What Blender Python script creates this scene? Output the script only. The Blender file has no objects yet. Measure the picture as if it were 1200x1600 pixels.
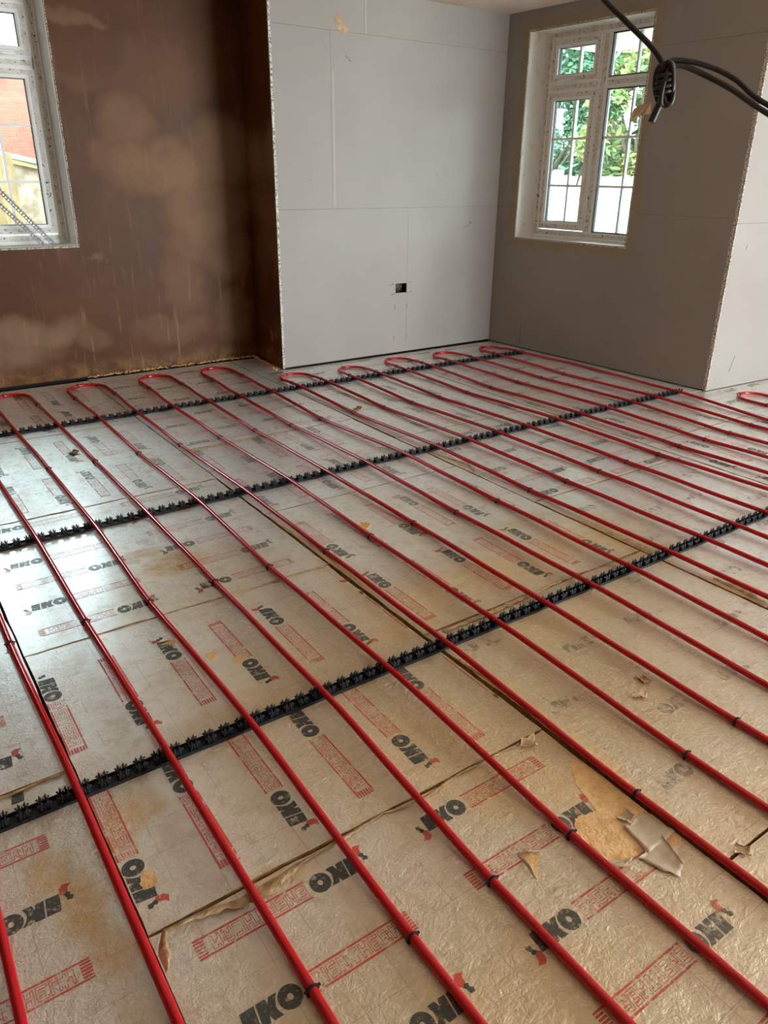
import bpy, math, random
from mathutils import Vector, Matrix, noise
random.seed(7)
C = bpy.context.scene.collection
SC = bpy.context.scene

# ------------------------------------------------------------------ camera
YAW, PITCH, ROLL, FPX = -0.611037769, 0.420861643, 0.0111823137, 1180.56214
CAMZ = 1.5
cam = bpy.data.cameras.new('camera'); camo = bpy.data.objects.new('camera', cam); C.objects.link(camo)
f = Vector((-math.sin(YAW) * math.cos(PITCH), math.cos(YAW) * math.cos(PITCH), -math.sin(PITCH)))
r0 = Vector((math.cos(YAW), math.sin(YAW), 0)); u0 = r0.cross(f)
rr = math.cos(ROLL) * r0 + math.sin(ROLL) * u0; uu = -math.sin(ROLL) * r0 + math.cos(ROLL) * u0
M = Matrix(((rr.x, uu.x, -f.x, 0), (rr.y, uu.y, -f.y, 0), (rr.z, uu.z, -f.z, CAMZ), (0, 0, 0, 1)))
camo.matrix_world = M
cam.sensor_fit = 'VERTICAL'; cam.sensor_height = 36.0; cam.lens = 36.0 * FPX / 1600.0
cam.clip_start = 0.05; cam.clip_end = 200
SC.camera = camo

# ------------------------------------------------------------------ daylight and exposure
w = bpy.data.worlds.new('overcast_sky'); SC.world = w; w.use_nodes = True
bg = w.node_tree.nodes['Background']
bg.inputs[0].default_value = (0.76, 0.91, 1.0, 1); bg.inputs[1].default_value = 22.0
SC.view_settings.view_transform = 'Standard'; SC.view_settings.look = 'None'
SC.view_settings.gamma = 1; SC.view_settings.use_curve_mapping = False
SC.view_settings.exposure = 0.0
SC.cycles.max_bounces = 10; SC.cycles.diffuse_bounces = 6; SC.cycles.transparent_max_bounces = 16
SC.cycles.sample_clamp_indirect = 6

def area(name, loc, aim, sx, sy, power, col, portal=False):
    l = bpy.data.lights.new(name, 'AREA'); l.shape = 'RECTANGLE'; l.size = sx; l.size_y = sy
    l.energy = power; l.color = col
    o = bpy.data.objects.new(name, l); C.objects.link(o); o.location = loc
    o.rotation_euler = (Vector(aim) - Vector(loc)).to_track_quat('-Z', 'Y').to_euler()
    if portal: l.cycles.is_portal = True
    return o
DAY = (0.86, 0.95, 1.0)
# lamps added in unseen openings, boosting daylight from behind and from the right
area('rear_opening_lamp', (5.95, -5.55, 1.1), (5.0, 3, 0.8), 2.1, 2.1, 265, (0.84, 0.93, 1.0))
area('bay_opening_lamp', (7.2, -2.6, 1.5), (1.5, 1.2, 0.2), 3.2, 1.5, 250, (0.96, 0.97, 0.97))
area('portal_right', (5.50, 4.76, 1.79), (0, 4.6, 1.79), 1.2, 1.6, 1, DAY, True)
area('portal_back', (0.9, 6.5, 1.79), (0.9, 0, 1.79), 1.3, 1.6, 1, DAY, True)
area('portal_rear', (5.95, -5.7, 1.1), (5.95, 3, 1.1), 2.1, 2.2, 1, DAY, True)
area('portal_bay', (7.35, -2.6, 1.5), (0, -2.6, 1.5), 3.2, 1.5, 1, DAY, True)

# ------------------------------------------------------------------ material helpers
def rgb(c): return (c[0], c[1], c[2], 1)
class Mat:
    def __init__(s, name, col=(.5, .5, .5), rough=.6, metal=0.0, spec=.5):
        s.m = bpy.data.materials.new(name); s.m.use_nodes = True
        s.t = s.m.node_tree; s.b = s.t.nodes['Principled BSDF']; s.out = s.t.nodes['Material Output']
        s.b.inputs['Base Color'].default_value = rgb(col); s.b.inputs['Roughness'].default_value = rough
        s.b.inputs['Metallic'].default_value = metal; s.b.inputs['Specular IOR Level'].default_value = spec
        s.pos = None
    def n(s, t, **k):
        x = s.t.nodes.new(t)
        for a, b in k.items():
            if a.startswith('i_'):
                key = a[2:]; key = int(key) if key.isdigit() else key
                s.put(x.inputs[key], b)
            else: setattr(x, a, b)
        return x
    def put(s, sock, v):
        if hasattr(v, 'is_output') or isinstance(v, bpy.types.NodeSocket): s.t.links.new(v, sock)
        elif isinstance(v, tuple) and len(v) == 3 and sock.type == 'RGBA': sock.default_value = rgb(v)
        else: sock.default_value = v
    def P(s):
        if s.pos is None: s.pos = s.n('ShaderNodeNewGeometry').outputs['Position']
        return s.pos
    def xyz(s):
        q = s.n('ShaderNodeSeparateXYZ', i_0=s.P()); return q.outputs[0], q.outputs[1], q.outputs[2]
    def vec(s, x, y, z):
        return s.n('ShaderNodeCombineXYZ', i_0=x, i_1=y, i_2=z).outputs[0]
    def math(s, op, a, b=0.0, c=0.0):
        x = s.n('ShaderNodeMath', operation=op); s.put(x.inputs[0], a); s.put(x.inputs[1], b); s.put(x.inputs[2], c)
        return x.outputs[0]
    def noise(s, scale, detail=4, rough=.55, vec=None, dist=0.0, out=0):
        x = s.n('ShaderNodeTexNoise'); s.put(x.inputs['Vector'], vec if vec is not None else s.P())
        x.inputs['Scale'].default_value = scale; x.inputs['Detail'].default_value = detail
        x.inputs['Roughness'].default_value = rough; x.inputs['Distortion'].default_value = dist
        return x.outputs[out]
    def ramp(s, fac, a, b, lo=0.0, hi=1.0):
        x = s.n('ShaderNodeMapRange', interpolation_type='SMOOTHSTEP')
        s.put(x.inputs[0], fac); x.inputs[1].default_value = a; x.inputs[2].default_value = b
        x.inputs[3].default_value = lo; x.inputs[4].default_value = hi
        return x.outputs[0]
    def mix(s, fac, a, b):
        x = s.n('ShaderNodeMix', data_type='RGBA'); s.put(x.inputs[0], fac); s.put(x.inputs[6], a); s.put(x.inputs[7], b)
        return x.outputs[2]
    def col(s, v): s.put(s.b.inputs['Base Color'], v)
    def bump(s, h, strength=.3, dist=.002):
        x = s.n('ShaderNodeBump'); s.put(x.inputs['Height'], h)
        x.inputs['Strength'].default_value = strength; x.inputs['Distance'].default_value = dist
        s.put(s.b.inputs['Normal'], x.outputs[0])
    def blobs(s, lst, ax='xy', dist_amp=.1, dist_scale=4, seed=0.0):
        """max over soft ellipses (cx,cy,rx,ry,strength), edges broken by noise"""
        X, Y, Z = s.xyz(); A = {'x': X, 'y': Y, 'z': Z}; a, b = A[ax[0]], A[ax[1]]
        nz = s.n('ShaderNodeTexNoise'); s.put(nz.inputs['Vector'], s.P()); nz.inputs['Scale'].default_value = dist_scale; nz.inputs['Detail'].default_value = 5
        sep = s.n('ShaderNodeSeparateXYZ', i_0=nz.outputs[1])
        a = s.math('ADD', a, s.math('MULTIPLY', s.math('SUBTRACT', sep.outputs[0], .5), dist_amp * 2))
        b = s.math('ADD', b, s.math('MULTIPLY', s.math('SUBTRACT', sep.outputs[1], .5), dist_amp * 2))
        res = None
        for (cx, cy, rx, ry, st) in lst:
            dx = s.math('DIVIDE', s.math('SUBTRACT', a, cx), rx); dy = s.math('DIVIDE', s.math('SUBTRACT', b, cy), ry)
            d = s.math('ADD', s.math('MULTIPLY', dx, dx), s.math('MULTIPLY', dy, dy))
            v = s.ramp(d, .05, 1.9, st, 0.0)
            res = v if res is None else s.math('MAXIMUM', res, v)
        return res

# foil-faced insulation board
def mk_facing():
    m = Mat('foil_facing', rough=.36, metal=.4)
    big = m.noise(1.3, 5); med = m.noise(9, 6, .62); fine = m.noise(75, 4, .65)
    dust = m.blobs([(1.5, 1.5, 1.15, .95, 1), (.7, .6, 1.2, .6, .9), (1.9, .4, 1.3, .8, .8), (2.3, 1.9, .7, .45, .8), (.2, 1.4, .5, .5, .55), (1.0, 2.5, .5, .4, .6), (1.9, 2.6, .6, .4, .5)], 'xy', .25, 1.6)  # tan dust near; window glare is partly painted into the pale far tone
    clean_glare = m.mix(m.ramp(big, .35, .7), (.87, .90, .89), (.81, .83, .80))
    dusty = m.mix(m.ramp(big, .3, .7), (.68, .56, .36), (.60, .465, .26))
    c = m.mix(dust, clean_glare, dusty)
    c = m.mix(m.ramp(med, .48, .75, 0, .45), c, (.52, .39, .21))
    c = m.mix(m.ramp(fine, .50, .66, 0, .45), c, (.84, .76, .62))
    c = m.mix(m.ramp(m.noise(24, 5, .6), .48, .72, 0, .42), c, (.50, .37, .20))
    st = m.blobs([(.09, 1.46, .05, .07, .8), (.13, 1.33, .05, .10, .9), (.16, 1.2, .05, .05, .7), (.31, 1.55, .07, .06, .9), (.25, 1.5, .05, .08, .7),
                  (.88, 2.8, .14, .09, .85), (.80, 2.95, .10, .05, .6), (1.40, 1.86, .16, .08, .7), (1.12, 1.30, .22, .2, .5), (1.2, 1.08, .2, .1, .6),
                  (1.30, .98, .10, .07, .75), (1.9, 1.98, .5, .14, .6), (2.45, 2.02, .25, .10, .6), (2.64, 1.9, .08, .25, .8), (2.67, 1.35, .08, .14, .8),
                  (.52, 1.17, .1, .05, .6), (1.42, 2.2, .09, .35, .55), (1.44, 1.1, .05, .5, .7), (.75, 1.75, .25, .08, .4), (2.62, 3.1, .07, .3, .4),
                  (1.9, 1.6, .3, .1, .4), (1.6, .6, .4, .2, .35), (.8, .6, .3, .15, .35), (1.0, 4.3, .15, .05, .3), (1.85, 4.1, .3, .04, .6)],
                 'xy', .06, 7)
    st = m.math('MULTIPLY', st, m.ramp(m.noise(22, 6, .7), .3, .62, .25, 1))
    c = m.mix(st, c, (.62, .40, .15))
    spk = m.ramp(m.noise(60, 2, .5), .72, .76); spk = m.math('MULTIPLY', spk, m.ramp(m.noise(3, 2), .45, .65))
    c = m.mix(m.math('MULTIPLY', spk, .8), c, (.13, .08, .04))
    X, Y, Z = m.xyz()
    def gl(v, off):
        q = m.math('ABSOLUTE', m.math('SUBTRACT', m.math('MODULO', m.math('ADD', v, 20.0 + off), .1), .05))
        return m.ramp(q, .0004, .0011, 1, 0)
    g = m.math('MAXIMUM', gl(X, .025), gl(Y, .06)); g = m.math('MULTIPLY', g, m.ramp(m.noise(6, 3), .42, .6, .05, .6))
    c = m.mix(g, c, (.38, .15, .08))
    m.col(c)
    rg = m.math('ADD', m.ramp(med, .3, .7, .33, .46), m.math('MULTIPLY', st, .3)); m.put(m.b.inputs['Roughness'], rg)
    m.put(m.b.inputs['Metallic'], m.math('SUBTRACT', .42, m.math('MULTIPLY', st, .3)))
    h1 = m.noise(30, 5, .68, dist=.8)
    h2 = m.noise(1, 4, .6, vec=m.vec(m.math('MULTIPLY', X, 16.0), m.math('MULTIPLY', Y, 60.0), Z))
    h = m.math('ADD', m.math('MULTIPLY', h1, .8), m.math('MULTIPLY', h2, .45))
    h = m.math('ADD', h, m.math('MULTIPLY', m.noise(130, 3), .3))
    m.bump(h, 1.0, .0055); m.b.inputs['Coat Weight'].default_value = 1.0; m.b.inputs['Coat Roughness'].default_value = .2
    return m.m
FACING = mk_facing()
def mk_simple(name, c1, c2, scale, rough=.7, metal=0.0, bump=0.0, bscale=40, lo=.4, hi=.65, spec=.5, bd=.002):
    m = Mat(name, rough=rough, metal=metal, spec=spec)
    m.col(m.mix(m.ramp(m.noise(scale, 5, .6), lo, hi), c1, c2))
    if bump: m.bump(m.noise(bscale, 5, .6), bump, bd)
    return m.m
FOAM = mk_simple('insulation_foam', (.44, .25, .07), (.22, .11, .035), 30, .9, 0, .7, 90)
FOAM_LT = mk_simple('exposed_foam', (.78, .50, .22), (.62, .36, .14), 24, .85, 0, .9, 70, bd=.004)
KRAFT = mk_simple('torn_kraft_paper', (.60, .43, .24), (.36, .22, .10), 30, .75, 0, .6, 60)
SHEET = mk_simple('peeled_facing', (.56, .46, .32), (.44, .34, .22), 14, .6, 0, .8, 40)
CONC = mk_simple('dark_subfloor', (.035, .032, .03), (.02, .02, .02), 8, .9)
def mk_print(name, col, lo, hi, mx):
    m = Mat(name, col, .5)
    tr = m.n('ShaderNodeBsdfTransparent'); mixs = m.n('ShaderNodeMixShader')
    X, Y, Z = m.xyz(); a = m.math('MULTIPLY', m.ramp(m.noise(26, 6, .7), lo, hi, 0, mx), m.math('MULTIPLY', m.ramp(X, .75, 1.35, 1, .72), m.ramp(Y, 2.2, 3.0, 1, .66))); b = m.ramp(m.noise(110, 3, .6), .3, .5, .55, 1)  # worn towards the right; far thinning imitates window glare on the boards
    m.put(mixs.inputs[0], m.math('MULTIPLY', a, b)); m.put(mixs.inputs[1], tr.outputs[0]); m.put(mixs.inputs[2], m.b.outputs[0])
    m.t.links.new(mixs.outputs[0], m.out.inputs[0]); return m.m
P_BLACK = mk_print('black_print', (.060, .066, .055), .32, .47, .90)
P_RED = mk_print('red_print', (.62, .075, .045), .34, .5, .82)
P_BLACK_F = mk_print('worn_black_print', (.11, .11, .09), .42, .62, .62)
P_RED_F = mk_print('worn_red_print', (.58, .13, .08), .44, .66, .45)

def mk_brown():
    m = Mat('drying_plaster', rough=.62, spec=.18)
    n1 = m.noise(2.2, 6, .6)
    dark = m.mix(m.ramp(n1, .35, .7), (.088, .030, .0075), (.115, .042, .0105))
    b = m.blobs([(2.33, 1.50, .48, .17, 1), (2.72, 1.62, .26, .22, .95), (2.0, 1.8, .20, .24, .75), (1.85, 1.58, .14, .12, .5), (2.58, 1.25, .36, .28, .9),
                 (2.70, .93, .20, .28, .75), (2.42, .98, .16, .14, .65), (1.12, .38, .32, .14, .9), (.95, .2, .3, .16, .8), (1.5, .3, .12, .1, .5),
                 (2.28, .72, .16, .30, .55), (2.74, .35, .18, .2, .7), (1.70, .86, .05, .04, .7), (1.75, 2.45, .2, .05, .6), (2.3, 2.15, .3, .22, .35),
                 (1.7, 2.1, .14, .07, .3), (2.2, .30, .3, .1, .45), (2.84, 1.1, .05, .7, .5)], 'xz', .24, 2.3)
    b = m.math('MULTIPLY', b, m.ramp(m.noise(3.5, 5), .25, .6, .7, 1))
    c = m.mix(b, dark, (.25, .15, .088))
    X, Y, Z = m.xyz()
    sv = m.noise(1, 4, .6, vec=m.vec(m.math('MULTIPLY', X, 28.0), Y, m.math('MULTIPLY', Z, 2.5)))
    sk = m.math('MULTIPLY', m.ramp(sv, .58, .72), m.ramp(Z, .2, .9, .5, .12))
    c = m.mix(sk, c, (.42, .24, .12))
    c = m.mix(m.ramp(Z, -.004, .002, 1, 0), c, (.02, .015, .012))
    low = m.math('MULTIPLY', m.math('MULTIPLY', m.ramp(Z, .02, .16, 1, 0), m.ramp(Z, -.004, .002)), m.ramp(m.noise(9, 5, .7), .38, .62, .1, .7))
    c = m.mix(low, c, (.30, .15, .06))
    m.col(c); m.put(m.b.inputs['Roughness'], m.math('ADD', .45, m.math('MULTIPLY', b, .3)))
    m.bump(m.math('ADD', m.noise(5, 4), m.math('MULTIPLY', sv, .2)), .25, .01); return m.m
BROWN = mk_brown()
def mk_board(name, filler=None):
    m = Mat(name, rough=.72, spec=.3)
    c = m.mix(m.ramp(m.noise(1.1, 4), .35, .65), (.365, .338, .303) if not filler else (.315, .285, .25), (.338, .31, .278) if not filler else (.29, .262, .228))  # boards with filler get a darker base, painting in the backlit wall's shade
    c = m.mix(m.ramp(m.noise(14, 5, .7), .62, .8, 0, .5), c, (.38, .35, .32))
    sc = m.math('MULTIPLY', m.ramp(m.noise(70, 3, .6), .66, .72), m.ramp(m.noise(2.5, 3), .5, .7))
    X, Y, Z = m.xyz()
    c = m.mix(m.math('MULTIPLY', sc, m.ramp(Z, 0, .7, .9, .25)), c, (.25, .2, .17))
    if filler:
        yc, hy, zc, hz = filler
        a = m.math('SUBTRACT', m.math('ABSOLUTE', m.math('SUBTRACT', Y, yc)), hy)
        b = m.math('SUBTRACT', m.math('ABSOLUTE', m.math('SUBTRACT', Z, zc)), hz)
        d = m.math('MAXIMUM', a, b)
        d = m.math('ADD', d, m.math('MULTIPLY', m.math('SUBTRACT', m.noise(7, 5, .65), .5), .22))
        k = m.ramp(d, .06, .10, .8, 0)
        c = m.mix(k, c, (.315, .25, .15))
    m.col(c); m.bump(m.noise(60, 3), .08, .001); return m.m
BOARD = mk_board('plasterboard_paper')
BOARD_R = mk_board('shaded_plasterboard_with_filler', (4.75, .60, 1.79, .80))
REVEAL = mk_simple('reveal_board', (.82, .81, .76), (.56, .54, .40), 9, .7, 0, .2, 40, .55, .75)
CEIL = mk_simple('ceiling_plaster', (.70, .58, .49), (.64, .52, .42), 3, .8, 0, .1, 20)
def mk_bead():
    m = Mat('plastered_bead', rough=.55)
    v = m.noise(95, 3, .7)
    m.col(m.mix(m.ramp(v, .50, .56), (.66, .62, .54), (.12, .10, .075))); m.bump(v, .8, .003); return m.m
BEADM = mk_bead()
PVC = mk_simple('white_pvc', (.88, .89, .86), (.84, .85, .82), 5, .3)
def mk_film():
    m = Mat('printed_protective_film', rough=.4)
    g = m.noise(30, 4); c = m.mix(m.ramp(g, .4, .65), (.76, .73, .65), (.62, .59, .50))
    v = m.noise(44, 3, .75); c = m.mix(m.ramp(v, .60, .63), c, (.03, .03, .025))
    m.col(m.mix(m.math('MULTIPLY', m.ramp(m.noise(17, 3), .62, .7), .7), c, (.33, .34, .17))); return m.m
FILM = mk_film()
GASKET = Mat('black_gasket', (.02, .022, .022), .5).m
def mk_glass():
    m = Mat('window_glass'); tr = m.n('ShaderNodeBsdfTransparent'); tr.inputs[0].default_value = (.93, .98, .96, 1)
    gl = m.n('ShaderNodeBsdfGlossy'); gl.inputs['Roughness'].default_value = .02
    fr = m.n('ShaderNodeFresnel'); fr.inputs[0].default_value = 1.45; mx = m.n('ShaderNodeMixShader')
    m.put(mx.inputs[0], fr.outputs[0]); m.put(mx.inputs[1], tr.outputs[0]); m.put(mx.inputs[2], gl.outputs[0])
    m.t.links.new(mx.outputs[0], m.out.inputs[0]); return m.m
GLASS = mk_glass()
PIPE = Mat('red_plastic_pipe', (.47, .004, .010), .16, 0, .7).m
BLK = mk_simple('black_plastic', (.010, .010, .011), (.018, .018, .019), 60, .6, spec=.25)
GALV = mk_simple('galvanised_steel', (.62, .66, .70), (.42, .47, .52), 60, .38, .8)
CABLE = mk_simple('dirty_black_cable', (.012, .008, .006), (.022, .016, .012), 60, .5)
TAPE = mk_simple('masking_tape', (.52, .39, .24), (.42, .30, .17), 20, .7)
BRICKM = mk_simple('red_brick', (.235, .062, .036), (.16, .042, .026), 3, .9, 0, .3, 60)
MORTAR = mk_simple('pale_mortar', (.36, .30, .25), (.30, .25, .21), 6, .95)
def mk_brickwall():
    m = Mat('brick_courses', rough=.9); b = m.n('ShaderNodeTexBrick'); X, Y, Z = m.xyz()
    m.put(b.inputs['Vector'], m.vec(X, Z, 0.0)); b.inputs['Color1'].default_value = (.235, .062, .036, 1); b.inputs['Color2'].default_value = (.16, .042, .026, 1)
    b.inputs['Mortar'].default_value = (.35, .29, .24, 1); b.inputs['Scale'].default_value = 1
    b.inputs['Brick Width'].default_value = .225; b.inputs['Row Height'].default_value = .075; b.inputs['Mortar Size'].default_value = .005
    m.col(b.outputs[0]); return m.m
BRICKWALL = mk_brickwall()
TIMBER = mk_simple('pale_timber', (.24, .165, .075), (.17, .11, .045), 6, .8)
RENDER = mk_simple('cream_stone_wall', (.22, .165, .115), (.12, .082, .052), 6, .9, 0, .6, 20)
SLATE = mk_simple('grey_slate', (.13, .14, .165), (.09, .10, .12), 9, .7)
PANELM = mk_simple('white_painted_panel', (.55, .55, .54), (.40, .39, .37), 3, .9)
GROUND = mk_simple('pale_paving', (.42, .40, .36), (.33, .32, .28), 2, .95)
BARK = mk_simple('tree_bark', (.16, .12, .08), (.10, .08, .05), 12, .95)
def leafm(n, a, b):
    m = Mat(n, rough=.6); m.col(m.mix(m.ramp(m.noise(2.2, 4, .7), .38, .62), a, b)); m.b.inputs['Subsurface Weight'].default_value = 0
    return m.m
LEAF_G = leafm('green_leaves', (.14, .27, .15), (.055, .15, .075)); LEAF_D = leafm('dark_leaves', (.085, .19, .115), (.035, .10, .06))
LEAF_Y = leafm('yellow_green_leaves', (.26, .26, .08), (.09, .18, .07))

# ------------------------------------------------------------------ mesh helpers
class MB:
    def __init__(s): s.v = []; s.f = []; s.mi = []
    def add(s, vs, fs, mi=0):
        k = len(s.v); s.v += [tuple(a) for a in vs]; s.f += [tuple(k + i for i in q) for q in fs]; s.mi += [mi] * len(fs)
    def box(s, a, b, mi=0, F=None):
        x0, y0, z0 = a; x1, y1, z1 = b
        P = [(x0, y0, z0), (x1, y0, z0), (x1, y1, z0), (x0, y1, z0), (x0, y0, z1), (x1, y0, z1), (x1, y1, z1), (x0, y1, z1)]
        if F: P = [F(*q) for q in P]
        s.add(P, [(0, 3, 2, 1), (4, 5, 6, 7), (0, 1, 5, 4), (1, 2, 6, 5), (2, 3, 7, 6), (3, 0, 4, 7)], mi)
    def tube(s, pts, r, n=10, mi=0, cap=True, closed=False):
        pts = [Vector(p) for p in pts]; N = len(pts); up = Vector((0, 0, 1)); rings = []; prev = None
        for i, p in enumerate(pts):
            t = (pts[(i + 1) % N if closed else min(i + 1, N - 1)] - pts[(i - 1) % N if closed else max(i - 1, 0)]).normalized()
            if prev is None: a = t.cross(up); a = a if a.length > 1e-4 else t.cross(Vector((1, 0, 0)))
            else: a = prev - t * prev.dot(t)
            a.normalize(); prev = a; b = t.cross(a)
            R = r[i] if isinstance(r, (list, tuple)) else r
            rings.append([p + a * (R * math.cos(2 * math.pi * k / n)) + b * (R * math.sin(2 * math.pi * k / n)) for k in range(n)])
        fs = []
        for i in range(N if closed else N - 1):
            j = (i + 1) % N
            for k in range(n): fs.append((i * n + k, i * n + (k + 1) % n, j * n + (k + 1) % n, j * n + k))
        if cap and not closed: fs.append(tuple(reversed(range(n)))); fs.append(tuple((N - 1) * n + k for k in range(n)))
        s.add([q for ring in rings for q in ring], fs, mi)
    def build(s, name, mats, parent=None, smooth=False, loc=None):
        me = bpy.data.meshes.new(name)
        vs = s.v if loc is None else [(a[0] - loc[0], a[1] - loc[1], a[2] - loc[2]) for a in s.v]
        me.from_pydata(vs, [], s.f)
        for m in (mats if isinstance(mats, (list, tuple)) else [mats]): me.materials.append(m)
        me.polygons.foreach_set('material_index', s.mi)
        if smooth: me.polygons.foreach_set('use_smooth', [True] * len(me.polygons))
        me.update()
        o = bpy.data.objects.new(name, me); C.objects.link(o)
        if loc is not None: o.location = loc
        if parent is not None: put_under(o, parent)
        return o
def put_under(o, parent):
    o.parent = parent; o.matrix_parent_inverse = Matrix.Translation(-Vector(parent_loc(parent)))
def parent_loc(p):
    q = Vector(p.location)
    if p.parent is not None: pass
    return q
def tag(o, label=None, cat=None, group=None, kind=None):
    if label: o['label'] = label
    if cat: o['category'] = cat
    if group: o['group'] = group
    if kind: o['kind'] = kind
    return o
def empty(name, loc=(0, 0, 0), parent=None):
    o = bpy.data.objects.new(name, None); C.objects.link(o); o.location = loc; o.empty_display_size = .1
    if parent is not None: put_under(o, parent)
    return o
def share(name, mesh, parent, loc, rz=0.0):
    o = bpy.data.objects.new(name, mesh); C.objects.link(o); o.location = loc; o.rotation_euler = (0, 0, rz)
    put_under(o, parent); return o
def frame(A, B):
    A = Vector((A[0], A[1], 0)); B = Vector((B[0], B[1], 0)); t = (B - A); L = t.length; t.normalize(); n = Vector((-t.y, t.x, 0))
    return (lambda u, d, z: tuple(A + t * u + n * d + Vector((0, 0, z)))), L

CEILZ = 2.74
F_BACK, L_BACK = frame((-1.6, 6.22), (2.95, 6.22))
F_RET, L_RET = frame((2.95, 6.22), (2.875, 5.587))
F_MID, L_MID = frame((2.875, 5.587), (5.163, 5.599))
F_RIGHT, L_RIGHT = frame((5.163, 5.599), (5.267, 3.242))
F_COR, L_COR = frame((5.267, 3.242), (7.15, 3.14))

# ------------------------------------------------------------------ setting: shell
def shell(name, F, L, mat, holes=(), d0=0.0, d1=.30, z0=-.2, z1=CEILZ + .1, u0=0.0):
    """solid wall in its own frame, with rectangular holes (u0,u1,z0,z1)"""
    m = MB(); us = sorted({u0, L} | {h[0] for h in holes} | {h[1] for h in holes})
    for a, b in zip(us[:-1], us[1:]):
        hs = sorted([(h[2], h[3]) for h in holes if h[0] <= a + 1e-6 and h[1] >= b - 1e-6]); z = z0
        for h in hs: m.box((a, d0, z), (b, d1, h[0]), 0, F); z = h[1]
        m.box((a, d0, z), (b, d1, z1), 0, F)
    return tag(m.build(name, mat), kind='structure')
WB0, WB1 = 2.25, 3.13           # opening of the window in the brown wall, along F_BACK (x = u - 1.6)
WB0 = 1.6 + .33
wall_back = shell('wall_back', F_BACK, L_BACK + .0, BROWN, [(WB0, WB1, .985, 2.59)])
wall_return = shell('wall_side', F_RET, L_RET + .001, BROWN, d1=.0015)
m = MB(); m.box((0, .0015, -.2), (L_RET - .02, .07, CEILZ + .1), 0, F_RET); m.build('wall_core', CONC, wall_return)
wall_mid = shell('wall_centre', F_MID, L_MID + .02, CONC, d0=.07, d1=.6, u0=.10)
WR0, WR1 = .245, 1.452
wall_right = shell('wall_right', F_RIGHT, L_RIGHT - .02, CONC, [(WR0 - .013, WR1 + .013, .972, 2.598)], d0=.07, d1=.34, u0=-.5)
wall_corner = shell('wall_corner', F_COR, L_COR, CONC, d0=.07, d1=.3, u0=.02)
FL, LL = frame((-1.6, -5.5), (-1.6, 6.22)); shell('wall_left', FL, LL, BROWN)
FE, LE = frame((7.15, 3.14), (7.15, -5.5)); shell('wall_bay', FE, LE, BOARD, [(4.1, 7.4, .7, 2.3)])
FN, LN = frame((7.15, -5.5), (-1.6, -5.5)); shell('wall_front', FN, LN, BROWN, [(.15, 2.25, 0.0, 2.2)])
m = MB(); m.box((-2, -5.9, CEILZ), (7.5, 6.6, CEILZ + .2)); tag(m.build('ceiling', CEIL), kind='structure')
m = MB(); m.box((-2, -5.9, -.3), (7.5, 6.6, -.101)); floor = tag(m.build('floor', CONC), kind='structure')

# plasterboards (each sheet a piece of its wall)
def sheet(parent, F, rects, mat, d0=0.0, d1=.0125, name='plasterboard'):
    m = MB()
    for (a, b, c, d) in rects: m.box((a, d0, c), (b, d1, d), 0, F)
    return m.build(name, mat, parent)
G = .0008
# breast wall
sheet(wall_mid, F_MID, [(0, 1.14, .015, 1.238 - G), (1.14, 1.262, .015, .537), (1.14, 1.262, .618, 1.238 - G)], BOARD)
sheet(wall_mid, F_MID, [(1.262 + .0012, L_MID, .015, 1.238 - G)], BOARD)
sheet(wall_mid, F_MID, [(0, .506 - G, 1.238 + G, 2.462 - G)], BOARD)
sheet(wall_mid, F_MID, [(.506 + G, L_MID, 1.238 + G, 2.462 - G)], BOARD)
sheet(wall_mid, F_MID, [(0, .808 - G, 2.462 + G, CEILZ)], BOARD)
sheet(wall_mid, F_MID, [(.808 + G, L_MID, 2.462 + G, CEILZ)], BOARD)
# window wall
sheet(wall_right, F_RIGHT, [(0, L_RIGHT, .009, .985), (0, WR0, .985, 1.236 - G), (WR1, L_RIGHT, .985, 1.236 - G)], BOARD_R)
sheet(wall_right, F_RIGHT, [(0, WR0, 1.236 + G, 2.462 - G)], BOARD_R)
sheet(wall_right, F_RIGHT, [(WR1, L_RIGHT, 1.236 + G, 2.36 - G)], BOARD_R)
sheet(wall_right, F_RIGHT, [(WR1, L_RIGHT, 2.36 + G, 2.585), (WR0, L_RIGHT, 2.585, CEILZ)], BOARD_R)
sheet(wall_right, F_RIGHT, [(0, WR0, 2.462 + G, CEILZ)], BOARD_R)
# bay corner wall
sheet(wall_corner, F_COR, [(0, L_COR, .006, 1.205 - G)], BOARD)
sheet(wall_corner, F_COR, [(0, L_COR, 1.205 + G, 2.42 - G)], BOARD)
sheet(wall_corner, F_COR, [(0, L_COR, 2.42 + G, CEILZ)], BOARD)
# joint filler strips either side of the upright joint
FILL = mk_simple('joint_filler', (.42, .39, .35), (.39, .36, .32), 20, .8)
sheet(wall_mid, F_MID, [(.52, .535, 1.26, 2.2), (.815, .83, 2.47, 2.73)], FILL, -.0008, 0, 'joint_tape')
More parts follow.
